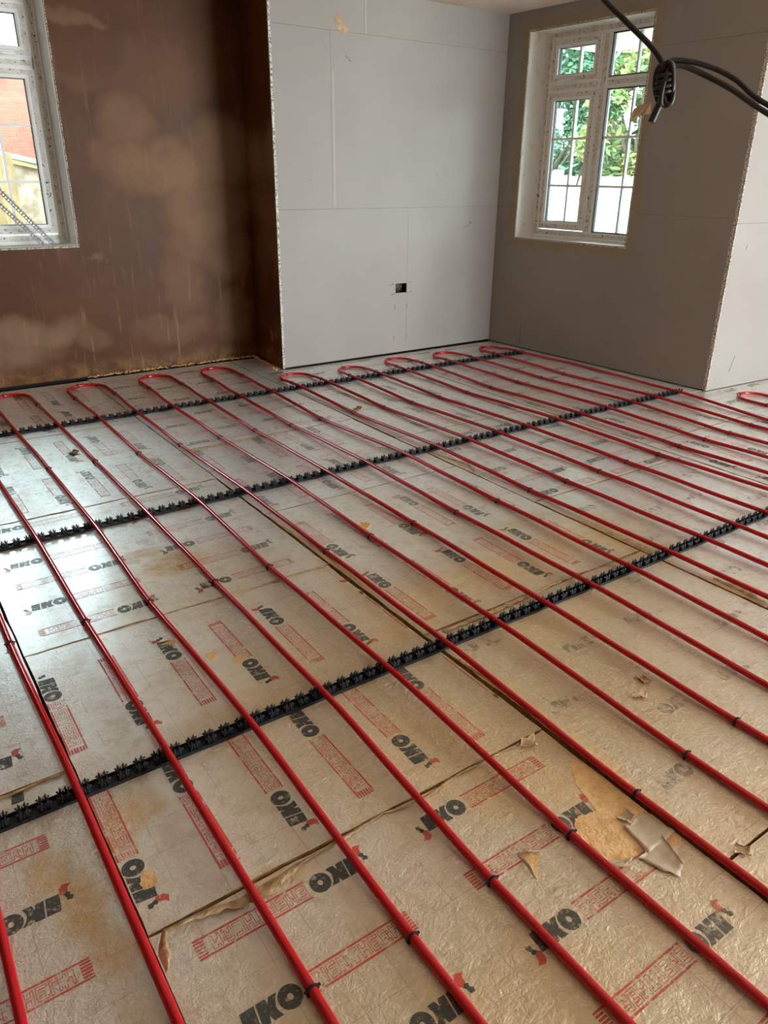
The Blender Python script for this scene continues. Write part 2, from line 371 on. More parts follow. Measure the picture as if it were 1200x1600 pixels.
# small marks and screw holes on the boards
INK = Mat('pencil_and_screw_marks', (.06, .055, .05), .7).m
def marks(parent, F, lst, name='pencil_marks'):
    m = MB()
    for (a, b, c, d) in lst:
        p = Vector((a, b)); q = Vector((c, d)); t = (q - p); t.normalize(); n = Vector((-t.y, t.x)) * .0016
        V = [F(x.x, dd, x.y) for dd in (-.0012, .0002) for x in (p - n, q - n, q + n, p + n)]
        m.add(V, [(0, 1, 2, 3), (7, 6, 5, 4), (0, 4, 5, 1), (1, 5, 6, 2), (2, 6, 7, 3), (3, 7, 4, 0)])
    o = m.build(name, INK, parent); o['kind'] = 'stuff'; return o
dots = [(.462, 2.348), (.35, 1.898), (.301, 1.447), (1.029, 1.556), (1.556, 1.497), (1.03, 1.18), (1.66, .92), (.35, 1.7)]
marks(wall_mid, F_MID, [(1.07, .605, 1.13, .618), (1.085, .525, 1.135, .535), (1.27, .62, 1.29, .625), (1.30, .622, 1.325, .624), (1.30, .54, 1.325, .541),
                        (1.135, .40, 1.136, .44), (1.27, .40, 1.271, .44), (1.127, .13, 1.128, .165), (1.271, .13, 1.272, .165), (.64, 2.31, .69, 2.27), (1.90, 1.06, 1.985, 1.105), (1.985, 1.105, 1.95, 1.105)]
      + [(x, z, x + .006, z + .003) for x, z in dots])
marks(wall_right, F_RIGHT, [(.415, .03, .413, .20), (1.41, .30, 1.42, .315), (1.94, .06, 1.936, .10), (1.40, .19, 1.401, .22)])
marks(wall_corner, F_COR, [(.245, .13, .285, .245), (.24, .125, .25, .145), (.16, 1.03, .17, 1.06), (.08, .085, .09, .09), (.4, 1.1, .42, 1.105)])
# tan smear of plaster on the top joint
STAIN = mk_simple('plaster_smear', (.40, .24, .13), (.50, .36, .24), 30, .8)
m = MB(); pts = [(.572, 2.475), (.60, 2.455), (.66, 2.452), (.69, 2.462), (.672, 2.49), (.64, 2.50), (.61, 2.53), (.575, 2.575), (.545, 2.57), (.552, 2.52)]
m.add([F_MID(a, -.0012, b) for a, b in pts] + [F_MID(a, 0, b) for a, b in pts], [tuple(range(9, -1, -1))] + [(i, (i + 1) % 10, 10 + (i + 1) % 10, 10 + i) for i in range(10)])
m.build('plaster_smear', STAIN, wall_mid)
# perforated corner beads set in adhesive
def bead(parent, F, u0, u1, z0, z1, d=-.0025):
    m = MB(); n = max(2, int(max(z1 - z0, u1 - u0) / .02)); vert = (z1 - z0) > (u1 - u0); ring = []
    for i in range(n + 1):
        t = i / n; w0 = random.uniform(-.0008, .0008); w1 = random.uniform(-.002, .002); dd = d + random.uniform(-.001, .0012)
        if vert: ring.append([F(u0 + w0, .001, z0 + (z1 - z0) * t), F(u0 + w0, dd, z0 + (z1 - z0) * t), F(u1 + w1, dd, z0 + (z1 - z0) * t), F(u1 + w1, .001, z0 + (z1 - z0) * t)])
        else: ring.append([F(u0 + (u1 - u0) * t, .001, z0 + w0), F(u0 + (u1 - u0) * t, dd, z0 + w0), F(u0 + (u1 - u0) * t, dd, z1 + w1), F(u0 + (u1 - u0) * t, .001, z1 + w1)])
    fs = []
    for i in range(n):
        for k in range(4): fs.append((4 * i + k, 4 * i + (k + 1) % 4, 4 * i + 4 + (k + 1) % 4, 4 * i + 4 + k))
    fs += [(3, 2, 1, 0), (4 * n, 4 * n + 1, 4 * n + 2, 4 * n + 3)]
    m.add([v for r in ring for v in r], fs)
    return m.build('corner_bead', BEADM, parent)
bead(wall_mid, F_MID, -.002, .016, .01, CEILZ - .002)
bead(wall_return, F_RET, L_RET - .014, L_RET + .002, .01, CEILZ - .002)
bead(wall_right, F_RIGHT, L_RIGHT - .026, L_RIGHT + .002, .01, CEILZ - .002)
bead(wall_corner, F_COR, -.002, .007, .01, CEILZ - .002)
# wires in the socket cut-out
m = MB()
for k in range(7):
    p = [F_MID(1.15 + .1 * random.random(), .035 + .02 * random.random(), .54 + .075 * random.random()) for _ in range(4)]
    m.tube(p, .0012, 5)
m.build('socket_wires', mk_simple('grey_wires', (.3, .3, .3), (.12, .12, .12), 80), wall_mid)['kind'] = 'stuff'
# rough plaster droppings along the foot of the brown wall and the niche
m = MB()
for k in range(520):
    if k < 380: x = random.uniform(1.45, 2.9); y = 6.215 - abs(random.gauss(0, .022)); 
    else: t = random.random(); x = 2.91 - abs(random.gauss(0, .02)) - .05 * t; y = 6.2 - .58 * t
    r = random.uniform(.004, .017); h = r * random.uniform(.4, .9)
    V = [(x + r * math.cos(a) * random.uniform(.6, 1.2), y + r * .7 * math.sin(a) * random.uniform(.6, 1.2), -.001) for a in [i * math.pi / 2.5 for i in range(5)]] + [(x + random.uniform(-.003, .003), y, h)]
    m.add(V, [(i, (i + 1) % 5, 5) for i in range(5)])
tag(m.build('plaster_droppings', FOAM_LT), 'crumbs of tan plaster along the foot of the brown wall', 'plaster', kind='stuff')

# ------------------------------------------------------------------ windows
def window(name, F, side, u_case, width, parent_wall):
    """side=+1: casement light at low u; -1 mirrored. u_case = outer edge of the casement end."""
    root = tag(empty(name, (0, 0, 0)), kind='structure')
    S = lambda a, b: (min(u_case + side * a, u_case + side * b), max(u_case + side * a, u_case + side * b))
    D0, D1 = .22, .285
    def bar(m, a, b, z0, z1, d0, d1, mi=0):
        x0, x1 = S(a, b); m.box((x0, d0, z0), (x1, d1, z1), mi, F)
    def ring(m, a, b, z0, z1, wd, d0, d1, mi=0):
        bar(m, a, a + wd, z0, z1, d0, d1, mi); bar(m, b - wd, b, z0, z1, d0, d1, mi)
        bar(m, a + wd, b - wd, z0, z0 + wd, d0, d1, mi); bar(m, a + wd, b - wd, z1 - wd, z1, d0, d1, mi)
    W = width
    fr = MB()
    ring(fr, -.01, W, 1.0 - .012, 2.60, .066, D0, D1)
    bar(fr, .565, .65, 1.05, 2.54, D0 - .001, D1); bar(fr, .05, .57, 2.145, 2.215, D0, D1); bar(fr, .645, W - .05, 2.150, 2.222, D0, D1)
    # chamfered glazing beads around the fixed lights
    ring(fr, .645, W - .055, 1.045, 2.155, .014, D0 + .012, D0 + .035); ring(fr, .645, W - .055, 2.217, 2.545, .014, D0 + .012, D0 + .035)
    fo = fr.build('window_frame', PVC, root)
    fm = MB(); e = .003
    ring(fm, .004, W - .014, 1.012, 2.586, .030, D0 - .0015, D0, 0); bar(fm, .585, .630, 1.06, 2.53, D0 - .0025, D0)
    bar(fm, .07, .56, 2.165, 2.198, D0 - .0015, D0); bar(fm, .66, W - .07, 2.168, 2.204, D0 - .0015, D0)
    fm.build('protective_film', FILM, fo)
    for (z0, z1, nm) in ((1.062, 2.147, 'casement'), (2.213, 2.537, 'fanlight')):
        sm = MB(); ring(sm, .058, .568, z0, z1, .060, D0 - .018, D0 + .045)
        ring(sm, .114, .512, z0 + .054, z1 - .054, .010, D0 - .012, D0 + .03)
        so = sm.build(nm, PVC, root)
        f2 = MB(); ring(f2, .068, .558, z0 + .010, z1 - .010, .032, D0 - .0195, D0 - .018); f2.build('protective_film', FILM, so)
        g = MB(); ring(g, .121, .505, z0 + .061, z1 - .061, .007, D0 + .004, D0 + .03); g.build('gasket', GASKET, so)
        g = MB(); bar(g, .12, .506, z0 + .060, z1 - .060, D0 + .012, D0 + .030); g.build('pane', GLASS, so)
        h = MB()
        if nm == 'casement':
            # upright handle on the mullion side
            bar(h, .528, .548, 1.46, 1.60, D0 - .030, D0 - .018)
            p = [F(S(.538, .538)[0], D0 - .034, 1.58), F(S(.538, .538)[0], D0 - .062, 1.575), F(S(.532, .532)[0], D0 - .066, 1.53), F(S(.500, .500)[0], D0 - .062, 1.43)]
            h.tube(p, [.009, .009, .010, .007], 8)
        else:
            bar(h, .17, .33, z0 + .014, z0 + .036, D0 - .032, D0 - .018)
            p = [F(S(.30, .30)[0], D0 - .034, z0 + .025), F(S(.30, .30)[0], D0 - .060, z0 + .022), F(S(.25, .25)[0], D0 - .064, z0 + .012), F(S(.17, .17)[0], D0 - .060, z0 + .010)]
            h.tube(p, [.008, .008, .009, .007], 8)
        h.build('handle', PVC, so)
        b2 = MB(); zz = [] if nm == 'fanlight' else [1.42, 1.79]
        bar(b2, .334, .352, z0 + .06, z1 - .06, D0 + .006, D0 + .036)
        for z in zz: bar(b2, .12, .506, z - .009, z + .009, D0 + .0055, D0 + .0365)
        b2.build('glazing_bars', PVC, so)
    for (z0, z1, bars) in ((1.058, 2.142, [1.42, 1.79]), (2.230, 2.532, [])):
        g = MB(); bar(g, .658, W - .068, z0, z1, D0 + .020, D0 + .034); po = g.build('fixed_pane', GLASS, root)
        g = MB(); ring(g, .656, W - .066, z0 - .002, z1 + .002, .008, D0 + .010, D0 + .034); g.build('gasket', GASKET, po)
        b2 = MB(); mid = (.65 + W - .055) / 2 + .02; bar(b2, mid - .009, mid + .009, z0, z1, D0 + .012, D0 + .042)
        for z in bars: bar(b2, .658, W - .068, z - .009, z + .009, D0 + .0115, D0 + .0425)
        b2.build('glazing_bars', PVC, po)
    # lined reveal: two cheeks, head, sill
    a, b = S(-.027, W + .013)
    for nm, x0, x1, z0, z1 in (('reveal_lining', a, a + .0125, .985, 2.59), ('reveal_lining', b - .0125, b, .985, 2.59), ('reveal_lining', a, b, 2.586, 2.598), ('window_sill', a, b, .973, .987)):
        m = MB(); m.box((x0, .0005, z0), (x1, .24, z1), 0, F); m.build(nm, REVEAL, root)
    for q in ((a - .001, a + .004, .985, 2.59), (b - .004, b + .001, .985, 2.59), (a, b, 2.590, 2.597), (a, b, .973, .981)):
        bead(root, F, *q)
    return root
win1 = window('window_1', F_RIGHT, 1, .272, 1.18, wall_right)
win2 = window('window_2', F_BACK, -1, 1.6 + 1.512, 1.18, wall_back)

# ------------------------------------------------------------------ insulation boards of the floor
def edge_pts(x0, y0, x1, y1, amp, seed):
    L = math.hypot(x1 - x0, y1 - y0); n = max(2, int(L / .035)); nx, ny = -(y1 - y0) / L, (x1 - x0) / L; out = []
    for i in range(n):
        t = i / n; px, py = x0 + (x1 - x0) * t, y0 + (y1 - y0) * t
        k = 0 if i == 0 else amp * (abs(noise.noise(Vector((px * 5 + seed, py * 5, seed)))) * 1.6 + .9 * max(0, noise.noise(Vector((px * 22, py * 22 + seed, 3)))) )
        out.append((px + nx * k, py + ny * k))
    return out
def insulation_board(x0, x1, y0, y1, seed, gap=.0022, amp=.003, gaps=None, dz=0.0):
    g = gaps or {}
    a, b, c, d = x0 + g.get('l', gap), x1 - g.get('r', gap), y0 + g.get('b', gap), y1 - g.get('t', gap)
    am = g.get('amp', amp)
    P = edge_pts(a, c, b, c, am, seed) + edge_pts(b, c, b, d, am, seed + 1) + edge_pts(b, d, a, d, am, seed + 2) + edge_pts(a, d, a, c, am, seed + 3)
    n = len(P); m = MB()
    top = [(p[0], p[1], dz) for p in P]; bot = [(p[0], p[1], -.1) for p in P]
    m.add(top, [tuple(range(n))], 0)
    m.add(top + bot, [(i, n + i, n + (i + 1) % n, (i + 1) % n) for i in range(n)], 1)
    m.add(bot, [tuple(reversed(range(n)))], 1)
    return m.build('insulation_board', [FACING, FOAM], floor)

GLY = {'E': ['1111', '1000', '1110', '1000', '1111'], 'N': ['1001', '1101', '1011', '1001', '1001'], 'R': ['1110', '1001', '1110', '1010', '1001'],
       'T': ['1111', '0110', '0110', '0110', '0110'], 'H': ['1001', '1001', '1111', '1001', '1001'], 'M': ['1011', '1111', '1101', '1001', '1001']}
def unit_shapes():
    """one print unit in its own frame: u along the reading direction 0..0.43, v up 0..0.05; lists of polygons"""
    blk, red = [], []
    ox = .024
    blk.append([(ox - .004, .001), (ox + .026, -.001), (ox + .032, .048), (ox + .001, .048)])
    k = ox + .0295
    blk.append([(k, -.001), (k + .017, -.001), (k + .021, .014), (k + .025, -.001), (k + .045, -.001), (k + .0395, .012), (k + .039, .022), (k + .044, .036), (k + .052, .047),
                (k + .034, .048), (k + .028, .036), (k + .026, .048), (k + .006, .048)])
    cx, cy, n = ox + .101, .0235, 20
    for i in range(n):
        a, b = 2 * math.pi * i / n, 2 * math.pi * (i + 1) / n
        blk.append([(cx + .0255 * math.cos(a), cy + .027 * math.sin(a)), (cx + .0255 * math.cos(b), cy + .027 * math.sin(b)), (cx + .0062 * math.cos(b), cy + .0075 * math.sin(b)), (cx + .0062 * math.cos(a), cy + .0075 * math.sin(a))])
    # small emblem at the foot of the I: red fan and dark lobed tail
    E1 = [(-.001, .006), (-.002, -.012), (-.012, -.021), (-.029, -.016), (-.021, -.009), (-.018, .004), (-.010, .011)]
    red.append([(ox - .004 + a, b) for a, b in E1])
    E2 = [(-.017, .005), (-.025, .010), (-.022, .017), (-.030, .024), (-.026, .033), (-.014, .031), (-.013, .020), (-.008, .012)]
    blk2 = [[(ox - .004 + a * .9, b * .9) for a, b in E2]]
    b0, b1 = .158, .428
    red.append([(b0, -.002), (b1, -.002), (b1, .003), (b0, .003)]); red.append([(b0, .045), (b1, .045), (b1, .050), (b0, .050)])
    for i in range(5): red.append([(b1 - .022, .0055 + i * .0080), (b1, .0055 + i * .0080), (b1, .0108 + i * .0080), (b1 - .022, .0108 + i * .0080)])
    cw, ch, e = .0053, .0066, .00075
    for j, L in enumerate('ENERTHERM'):
        g = GLY[L]; gx = b0 + .004 + j * .0262; gy = .0075
        on = lambda r, c: 0 <= r < 5 and 0 <= c < 4 and g[r][c] == '1'
        for r in range(5):
            for c in range(4):
                if not on(r, c): continue
                x, y = gx + c * cw, gy + (4 - r) * ch
                if not on(r, c - 1): red.append([(x - e, y), (x + e, y), (x + e, y + ch), (x - e, y + ch)])
                if not on(r, c + 1): red.append([(x + cw - e, y), (x + cw + e, y), (x + cw + e, y + ch), (x + cw - e, y + ch)])
                if not on(r + 1, c): red.append([(x, y - 2 * e), (x + cw, y - 2 * e), (x + cw, y + e), (x, y + e)])
                if not on(r - 1, c): red.append([(x, y + ch - e), (x + cw, y + ch - e), (x + cw, y + ch + e), (x, y + ch + e)])
    return blk + blk2, red
U_BLK, U_RED = unit_shapes()
ccw = lambda p: p if sum(p[i][0] * p[(i + 1) % len(p)][1] - p[(i + 1) % len(p)][0] * p[i][1] for i in range(len(p))) > 0 else p[::-1]
U_BLK = [ccw(p) for p in U_BLK]; U_RED = [ccw(p) for p in U_RED]
def lettering(board, x0, x1, y0, y1, run, par, roff, faded=False, clip=None):
    mb, mr = MB(), MB()
    X0, X1, Y0, Y1 = x0 + .006, x1 - .012, y0 + .010, y1 - .010
    rows = int(((y1 - y0) if run == 'x' else (x1 - x0)) / .196) + 1
    segs = (0, 1) if ((x1 - x0) if run == 'x' else (y1 - y0)) > .6 else (0,)
    for r in range(rows):
        for sg in segs:
            s0 = .068 + .590 * sg; flip = (r + sg + par) % 2
            for mm, polys in ((mb, U_BLK), (mr, U_RED)):
                for p in polys:
                    q = []
                    for (u, v) in p:
                        if flip: u, v = .434 - u, .048 - v
                        if run == 'x': X, Y = x0 + s0 + u, y0 + roff + r * .195 + v
                        else: X, Y = x0 + roff + r * .195 + (.048 - v), y0 + s0 + u
                        q.append((X, Y))
                    cx = sum(a[0] for a in q) / len(q); cy = sum(a[1] for a in q) / len(q)
                    if len(q) == 4:
                        q = [(min(max(a, X0), X1), min(max(b, Y0), Y1)) for a, b in q]
                    if not (X0 < cx < X1 and Y0 < cy < Y1): continue
                    if any(not (X0 - .001 <= a <= X1 + .001 and Y0 - .001 <= b <= Y1 + .001) for a, b in q): continue
                    if clip and clip(cx, cy): continue
                    mm.add([(a, b, .0006) for a, b in q], [tuple(range(len(q)))])
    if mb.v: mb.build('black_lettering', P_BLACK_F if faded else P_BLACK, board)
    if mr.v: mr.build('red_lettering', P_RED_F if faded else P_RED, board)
PEEL = [(1.205, .868), (1.235, .90), (1.30, .885), (1.33, .98), (1.38, 1.05), (1.42, 1.04), (1.42, .63), (1.27, .64), (1.225, .742), (1.203, .775)]
def peel(x, y):
    c = False
    for i in range(len(PEEL)):
        (a, b), (d, e) = PEEL[i], PEEL[i - 1]
        if (b > y) != (e > y) and x < (d - a) * (y - b) / (e - b) + a: c = not c
    return c
BOARDS = [  # x0,x1,y0,y1, run, parity, row offset, faded, gaps
    (-.975, .225, -.60, .60, 'x', 0, .01, 0, {}), (-.975, .225, .60, 1.80, 'x', 1, .175, 0, {'r': .006}), (-.975, .225, 1.80, 3.0, 'x', 0, .10, 0, {'amp': .006}),
    (-.975, .225, 3.0, 4.2, 'x', 0, .05, 0, {}), (-.975, .225, 4.2, 5.3, 'x', 1, .05, 0, {}), (-.975, .225, 5.3, 6.08, 'x', 0, .05, 0, {'t': 0}),
    (.225, 1.425, -.01, 1.19, 'x', 0, .11, 0, {'r': .012, 'amp': .005, 't': .004}), (.225, 1.425, 1.19, 2.43, 'y', 0, .008, 0, {'r': .010, 'amp': .004, 'l': .004}),
    (.225, 1.425, 2.43, 3.60, 'x', 1, .095, 0, {'r': .006, 'amp': .004}), (.225, 1.425, 3.60, 4.83, 'y', 0, .03, 0, {}), (.225, 1.425, 4.83, 6.08, 'y', 1, .03, 0, {'t': 0}),
    (1.425, 2.625, -.60, .60, 'x', 0, .09, 1, {}), (1.425, 2.625, .60, 1.78, 'x', 1, .03, 1, {'l': .004, 'amp': .004}), (1.425, 2.625, 1.78, 3.04, 'y', 1, .07, 0, {'l': .004, 'b': .006, 'amp': .004}),
    (1.425, 2.625, 3.04, 4.12, 'y', 0, .05, 0, {'r': .007, 'amp': .005}), (1.425, 2.625, 4.12, 5.45, 'x', 0, .07, 0, {}), (1.425, 2.625, 5.45, 6.12, 'x', 1, .07, 0, {}),
    (2.625, 3.84, -.01, 1.20, 'x', 0, .09, 1, {'l': .007, 'amp': .004}), (2.625, 3.84, 1.20, 2.43, 'x', 1, .03, 1, {'l': .007, 'amp': .005}), (2.625, 3.84, 2.43, 3.63, 'x', 0, .03, 0, {'amp': .004}),
    (2.625, 3.84, 3.63, 4.85, 'y', 1, .06, 0, {'l': .006, 'r': .005, 'amp': .005}), (2.625, 3.84, 4.85, 5.58, 'x', 1, .06, 0, {}), (2.625, 2.90, 5.58, 6.12, 'x', 1, .06, 0, {}),
    (3.84, 5.04, -.6, .6, 'x', 1, .06, 0, {}), (3.84, 5.04, .6, 1.5, 'x', 1, .06, 0, {}), (3.84, 5.04, 1.5, 2.7, 'y', 1, .06, 0, {'l': .005, 'amp': .005}), (3.84, 5.04, 2.7, 3.9, 'y', 0, .03, 0, {'l': .004}),
    (3.84, 5.04, 3.9, 5.0, 'x', 0, .06, 0, {}), (3.84, 5.04, 5.0, 5.58, 'x', 1, .06, 0, {}), 
    (5.04, 6.24, .9, 2.1, 'y', 1, .06, 0, {}), (5.04, 6.24, 2.1, 3.27, 'x', 0, .06, 0, {}), (6.24, 7.13, .9, 2.1, 'y', 0, .06, 0, {}), (6.24, 7.13, 2.1, 3.23, 'x', 0, .06, 0, {})]
bd = {}
for i, (x0, x1, y0, y1, run, par, roff, fd, gp) in enumerate(BOARDS):
    b = insulation_board(x0, x1, y0, y1, i * 3.7 + 1, gaps=gp); bd[(x0, y0)] = b
    if x1 - x0 > .5 and y1 - y0 > .4: lettering(b, x0, x1, y0, y1, run, par, roff, bool(fd), peel if (x0, y0) == (.225, -.01) else None)
for (x0, x1, ya, yb) in ((-1.6, -.975, -5.48, 6.08), (-.975, .225, -5.48, -.6), (.225, 1.425, -5.48, -.01), (1.425, 2.625, -5.48, -.6), (2.625, 3.84, -5.48, -.01), (3.84, 5.04, -5.48, -.6), (5.04, 6.24, -5.48, .9), (6.24, 7.13, -5.48, .9)):
    y = yb
    while y > ya + .05: insulation_board(x0, x1, max(y - 2.4, ya), y, x0 * 7 + y); y -= 2.4

def torn_strip(board, pts, wid, lift, name='torn_facing', mat=KRAFT, seed=1):
    """ragged ribbon of facing standing off the joint; pts along it, wid = list of widths, lift = curl height"""
    rnd = random.Random(seed); P = []
    for i in range(len(pts) - 1):
        n = max(2, int(math.dist(pts[i], pts[i + 1]) / .008))
        for k in range(n):
            t = k / n; P.append((pts[i][0] * (1 - t) + pts[i + 1][0] * t, pts[i][1] * (1 - t) + pts[i + 1][1] * t, wid[i] * (1 - t) + wid[i + 1] * t))
    P.append((*pts[-1], wid[-1])); m = MB(); rows = []; K = 5; ph = rnd.random() * 9
    for i, (x, y, wd) in enumerate(P):
        j = min(i + 1, len(P) - 1); k = max(i - 1, 0); tx, ty = P[j][0] - P[k][0], P[j][1] - P[k][1]; L = math.hypot(tx, ty) or 1; nx, ny = -ty / L, tx / L
        wv = noise.noise(Vector((i * .13, ph, 0))); ww = max(.0015, wd * (1 + .5 * noise.noise(Vector((i * .31, ph, 4)))) + rnd.uniform(-.0015, .0015)); row = []
        for q in range(K):
            s = q / (K - 1); h = lift * (math.sin(s * math.pi * .62) * (.8 + .7 * wv)) * min(1, wd / .012)
            row.append((x + nx * (ww * (s - .15)) + nx * .004 * wv, y + ny * (ww * (s - .15)) + ny * .004 * wv, .0012 + max(0, h) + rnd.uniform(0, .0012)))
        rows.append(row)
    V = [v for r in rows for v in r] + [(v[0], v[1], v[2] - .0009) for r in rows for v in r]; N = len(rows) * K
    fs = []
    for i in range(len(rows) - 1):
        for q in range(K - 1):
            a = i * K + q; fs.append((a, a + 1, a + K + 1, a + K)); fs.append((N + a, N + a + K, N + a + K + 1, N + a + 1))
    for i in range(len(rows) - 1):
        for a in (i * K, i * K + K - 1): fs.append((a, a + K, N + a + K, N + a))
    m.add(V, fs); return m.build(name, mat, board)
A1b = bd[(.225, 1.19)]; A0b = bd[(.225, -.01)]
torn_strip(A1b, [(.60, 1.175), (.50, 1.165), (.43, 1.160), (.36, 1.178), (.26, 1.185), (.235, 1.14), (.232, 1.09)], [.012, .042, .030, .022, .010, .028, .008], .010, seed=3)
torn_strip(A1b, [(1.33, 1.185), (1.1, 1.188), (.94, 1.170), (.84, 1.188), (.72, 1.180), (.60, 1.175)], [.004, .008, .010, .006, .012, .010], .006, seed=5)
torn_strip(bd[(1.425, 1.78)], [(2.58, 1.772), (2.27, 1.785), (2.2, 1.80), (1.97, 1.785), (1.75, 1.772), (1.5, 1.768)], [.008, .006, .020, .022, .026, .020], .003, seed=7)
torn_strip(bd[(.225, 2.43)], [(1.40, 2.43), (1.2, 2.425), (1.0, 2.432), (.8, 2.43), (.5, 2.425), (.25, 2.43)], [.012, .008, .014, .004, .003, .004], .003, seed=9)
torn_strip(bd[(-.975, 1.8)], [(.22, 1.80), (.1, 1.795), (-.1, 1.80)], [.012, .014, .010], .004, seed=11)
torn_strip(bd[(1.425, 4.12)], [(2.2, 4.12), (1.85, 4.115), (1.47, 4.11)], [.006, .02, .03], .002, seed=13)
torn_strip(bd[(.225, 3.6)], [(1.3, 3.60), (1.1, 3.595), (.9, 3.60), (.6, 3.597), (.3, 3.6)], [.01, .004, .003, .010, .003], .002, seed=15)
torn_strip(bd[(2.625, 1.2)], [(2.64, 2.02), (2.66, 1.85), (2.645, 1.75)], [.02, .035, .02], .003, seed=17)
torn_strip(bd[(2.625, 1.2)], [(2.66, 1.45), (2.67, 1.33), (2.64, 1.22)], [.01, .035, .02], .004, seed=18)
torn_strip(bd[(2.625, 2.43)], [(2.64, 3.30), (2.66, 3.15), (2.69, 3.02), (2.64, 2.9)], [.006, .018, .014, .006], .004, seed=21)
torn_strip(bd[(1.425, .60)], [(1.435, 1.6), (1.44, 1.42), (1.435, 1.2), (1.44, 1.0), (1.436, .86)], [.010, .016, .012, .016, .014], .003, 'torn_facing', FOAM_LT, 23)
torn_strip(bd[(1.425, 1.78)], [(1.43, 3.0), (1.435, 2.6), (1.43, 2.45), (1.44, 2.3), (1.43, 2.15)], [.006, .010, .018, .010, .008], .003, 'torn_facing', FOAM_LT, 25)
def patch(board, pts, name, mat, z=.0009, th=.0008, rag=.006, seed=1):
    rnd = random.Random(seed); P = []
    for i in range(len(pts)):
        a, b = pts[i], pts[(i + 1) % len(pts)]; n = max(1, int(math.dist(a, b) / .008))
        for k in range(n): t = k / n; P.append((a[0] * (1 - t) + b[0] * t + rnd.uniform(-rag, rag) * .5, a[1] * (1 - t) + b[1] * t + rnd.uniform(-rag, rag) * .5))
    P = ccw(P); n = len(P); m = MB()
    m.add([(x, y, z) for x, y in P] + [(x, y, z - th) for x, y in P], [tuple(range(n))] + [(i, n + i, n + (i + 1) % n, (i + 1) % n) for i in range(n)])
    return m.build(name, mat, board)
patch(floor, [(5.042, 5.575), (5.042, 3.285), (5.285, 3.285), (5.24, 4.3), (5.172, 5.575)], 'insulation_board', FACING, z=0, th=.1, rag=.002, seed=60)
patch(A0b, [(1.205, .868), (1.235, .90), (1.30, .885), (1.33, .98), (1.38, 1.05), (1.405, 1.04), (1.408, .86), (1.408, .70), (1.34, .70), (1.29, .735), (1.225, .742), (1.203, .775)], 'exposed_foam', FOAM_LT, seed=4)
patch(A0b, [(1.04, .90), (1.09, .875), (1.06, .855), (1.023, .822), (1.035, .865)], 'exposed_foam', FOAM_LT, seed=6)
patch(A1b, [(.62, 2.245), (.70, 2.26), (.68, 2.22)], 'exposed_foam', FOAM_LT, seed=8)
patch(A1b, [(.735, 2.10), (.77, 2.11), (.775, 2.07), (.745, 2.06)], 'exposed_foam', FOAM_LT, seed=9)
patch(A1b, [(.80, 2.03), (.835, 2.035), (.84, 2.00), (.81, 1.99)], 'exposed_foam', FOAM_LT, seed=10)
patch(A1b, [(.255, 1.33), (.275, 1.36), (.30, 1.34), (.285, 1.30), (.26, 1.31)], 'exposed_foam', FOAM_LT, z=.0011, seed=12)
# curled edges of the two big tears
torn_strip(A0b, [(1.255, .738), (1.228, .742), (1.204, .765), (1.196, .80), (1.205, .85)], [.006, .022, .018, .010, .008], .008, 'torn_facing', SHEET, 31)
torn_strip(A0b, [(1.09, .876), (1.06, .895), (1.035, .90)], [.006, .012, .004], .010, 'torn_facing', SHEET, 33)
torn_strip(A0b, [(1.035, .90), (1.028, .86), (1.022, .825)], [.004, .010, .003], .006, 'torn_facing', SHEET, 35)
def scrap(pts, name, label, mat, h=.012, cat='scrap', z0=.0012, nx=9, bend=1.0, parent=None, seed=1):
    """curled sheet spanned by a quad of four floor points"""
    rnd = random.Random(seed); m = MB(); V = []; a, b, c, d = [Vector(p) for p in pts]
    for j in range(nx):
        t = j / (nx - 1)
        for i in range(nx):
            s = i / (nx - 1); jag = (rnd.uniform(-.0035, .0035) if i in (0, nx - 1) or j in (0, nx - 1) else 0)
            p = (a * (1 - s) + b * s) * (1 - t) + (d * (1 - s) + c * s) * t
            z = z0 + h * (abs(s - .45) ** 1.5 * 1.6 * bend + .25 * t * t) + .15 * h * noise.noise(Vector((s * 4, t * 4, seed)))
            V.append((p.x + jag, p.y + jag, max(z0, z)))
    N = nx * nx; W = V + [(v[0], v[1], v[2] - .0008) for v in V]; fs = []
    for j in range(nx - 1):
        for i in range(nx - 1):
            q = j * nx + i; fs.append((q, q + 1, q + nx + 1, q + nx)); fs.append((N + q, N + q + nx, N + q + nx + 1, N + q + 1))
    for i in range(nx - 1):
        for q, st in ((i, 1), (N - nx + i, 1), (i * nx, nx), (i * nx + nx - 1, nx)): fs.append((q, q + st, N + q + st, N + q))
    m.add(W, fs); o = m.build(name, mat, parent, smooth=True)
    if parent is None: tag(o, label, cat)
    return o
scrap([(1.315, .805), (1.398, .812), (1.410, .728), (1.298, .722)], 'torn_facing', None, SHEET, .007, parent=A0b, seed=2)
scrap([(1.268, .728), (1.372, .735), (1.342, .655), (1.300, .635)], 'torn_facing', None, SHEET, .006, parent=A0b, seed=9)
scrap([(1.325, .835), (1.365, .845), (1.36, .812), (1.335, .805)], 'torn_facing', None, SHEET, .012, parent=A0b, seed=3)
scrap([(1.30, 1.165), (1.325, 1.185), (1.365, 1.175), (1.345, 1.14)], 'foil_scrap', 'curled tan scrap of facing lying above the ragged cross joint near the wide torn seam', KRAFT, .018, seed=5)
scrap([(1.852, 1.20), (1.874, 1.185), (1.866, 1.145), (1.845, 1.16)], 'foil_scrap', 'small upright pale leaf of torn facing, upper one of a pair right of centre', KRAFT, .014, seed=6)
scrap([(1.755, 1.135), (1.77, 1.145), (1.81, 1.118), (1.79, 1.105)], 'foil_scrap', 'small pale leaf of torn facing, lower one of a pair right of centre', KRAFT, .012, seed=7)
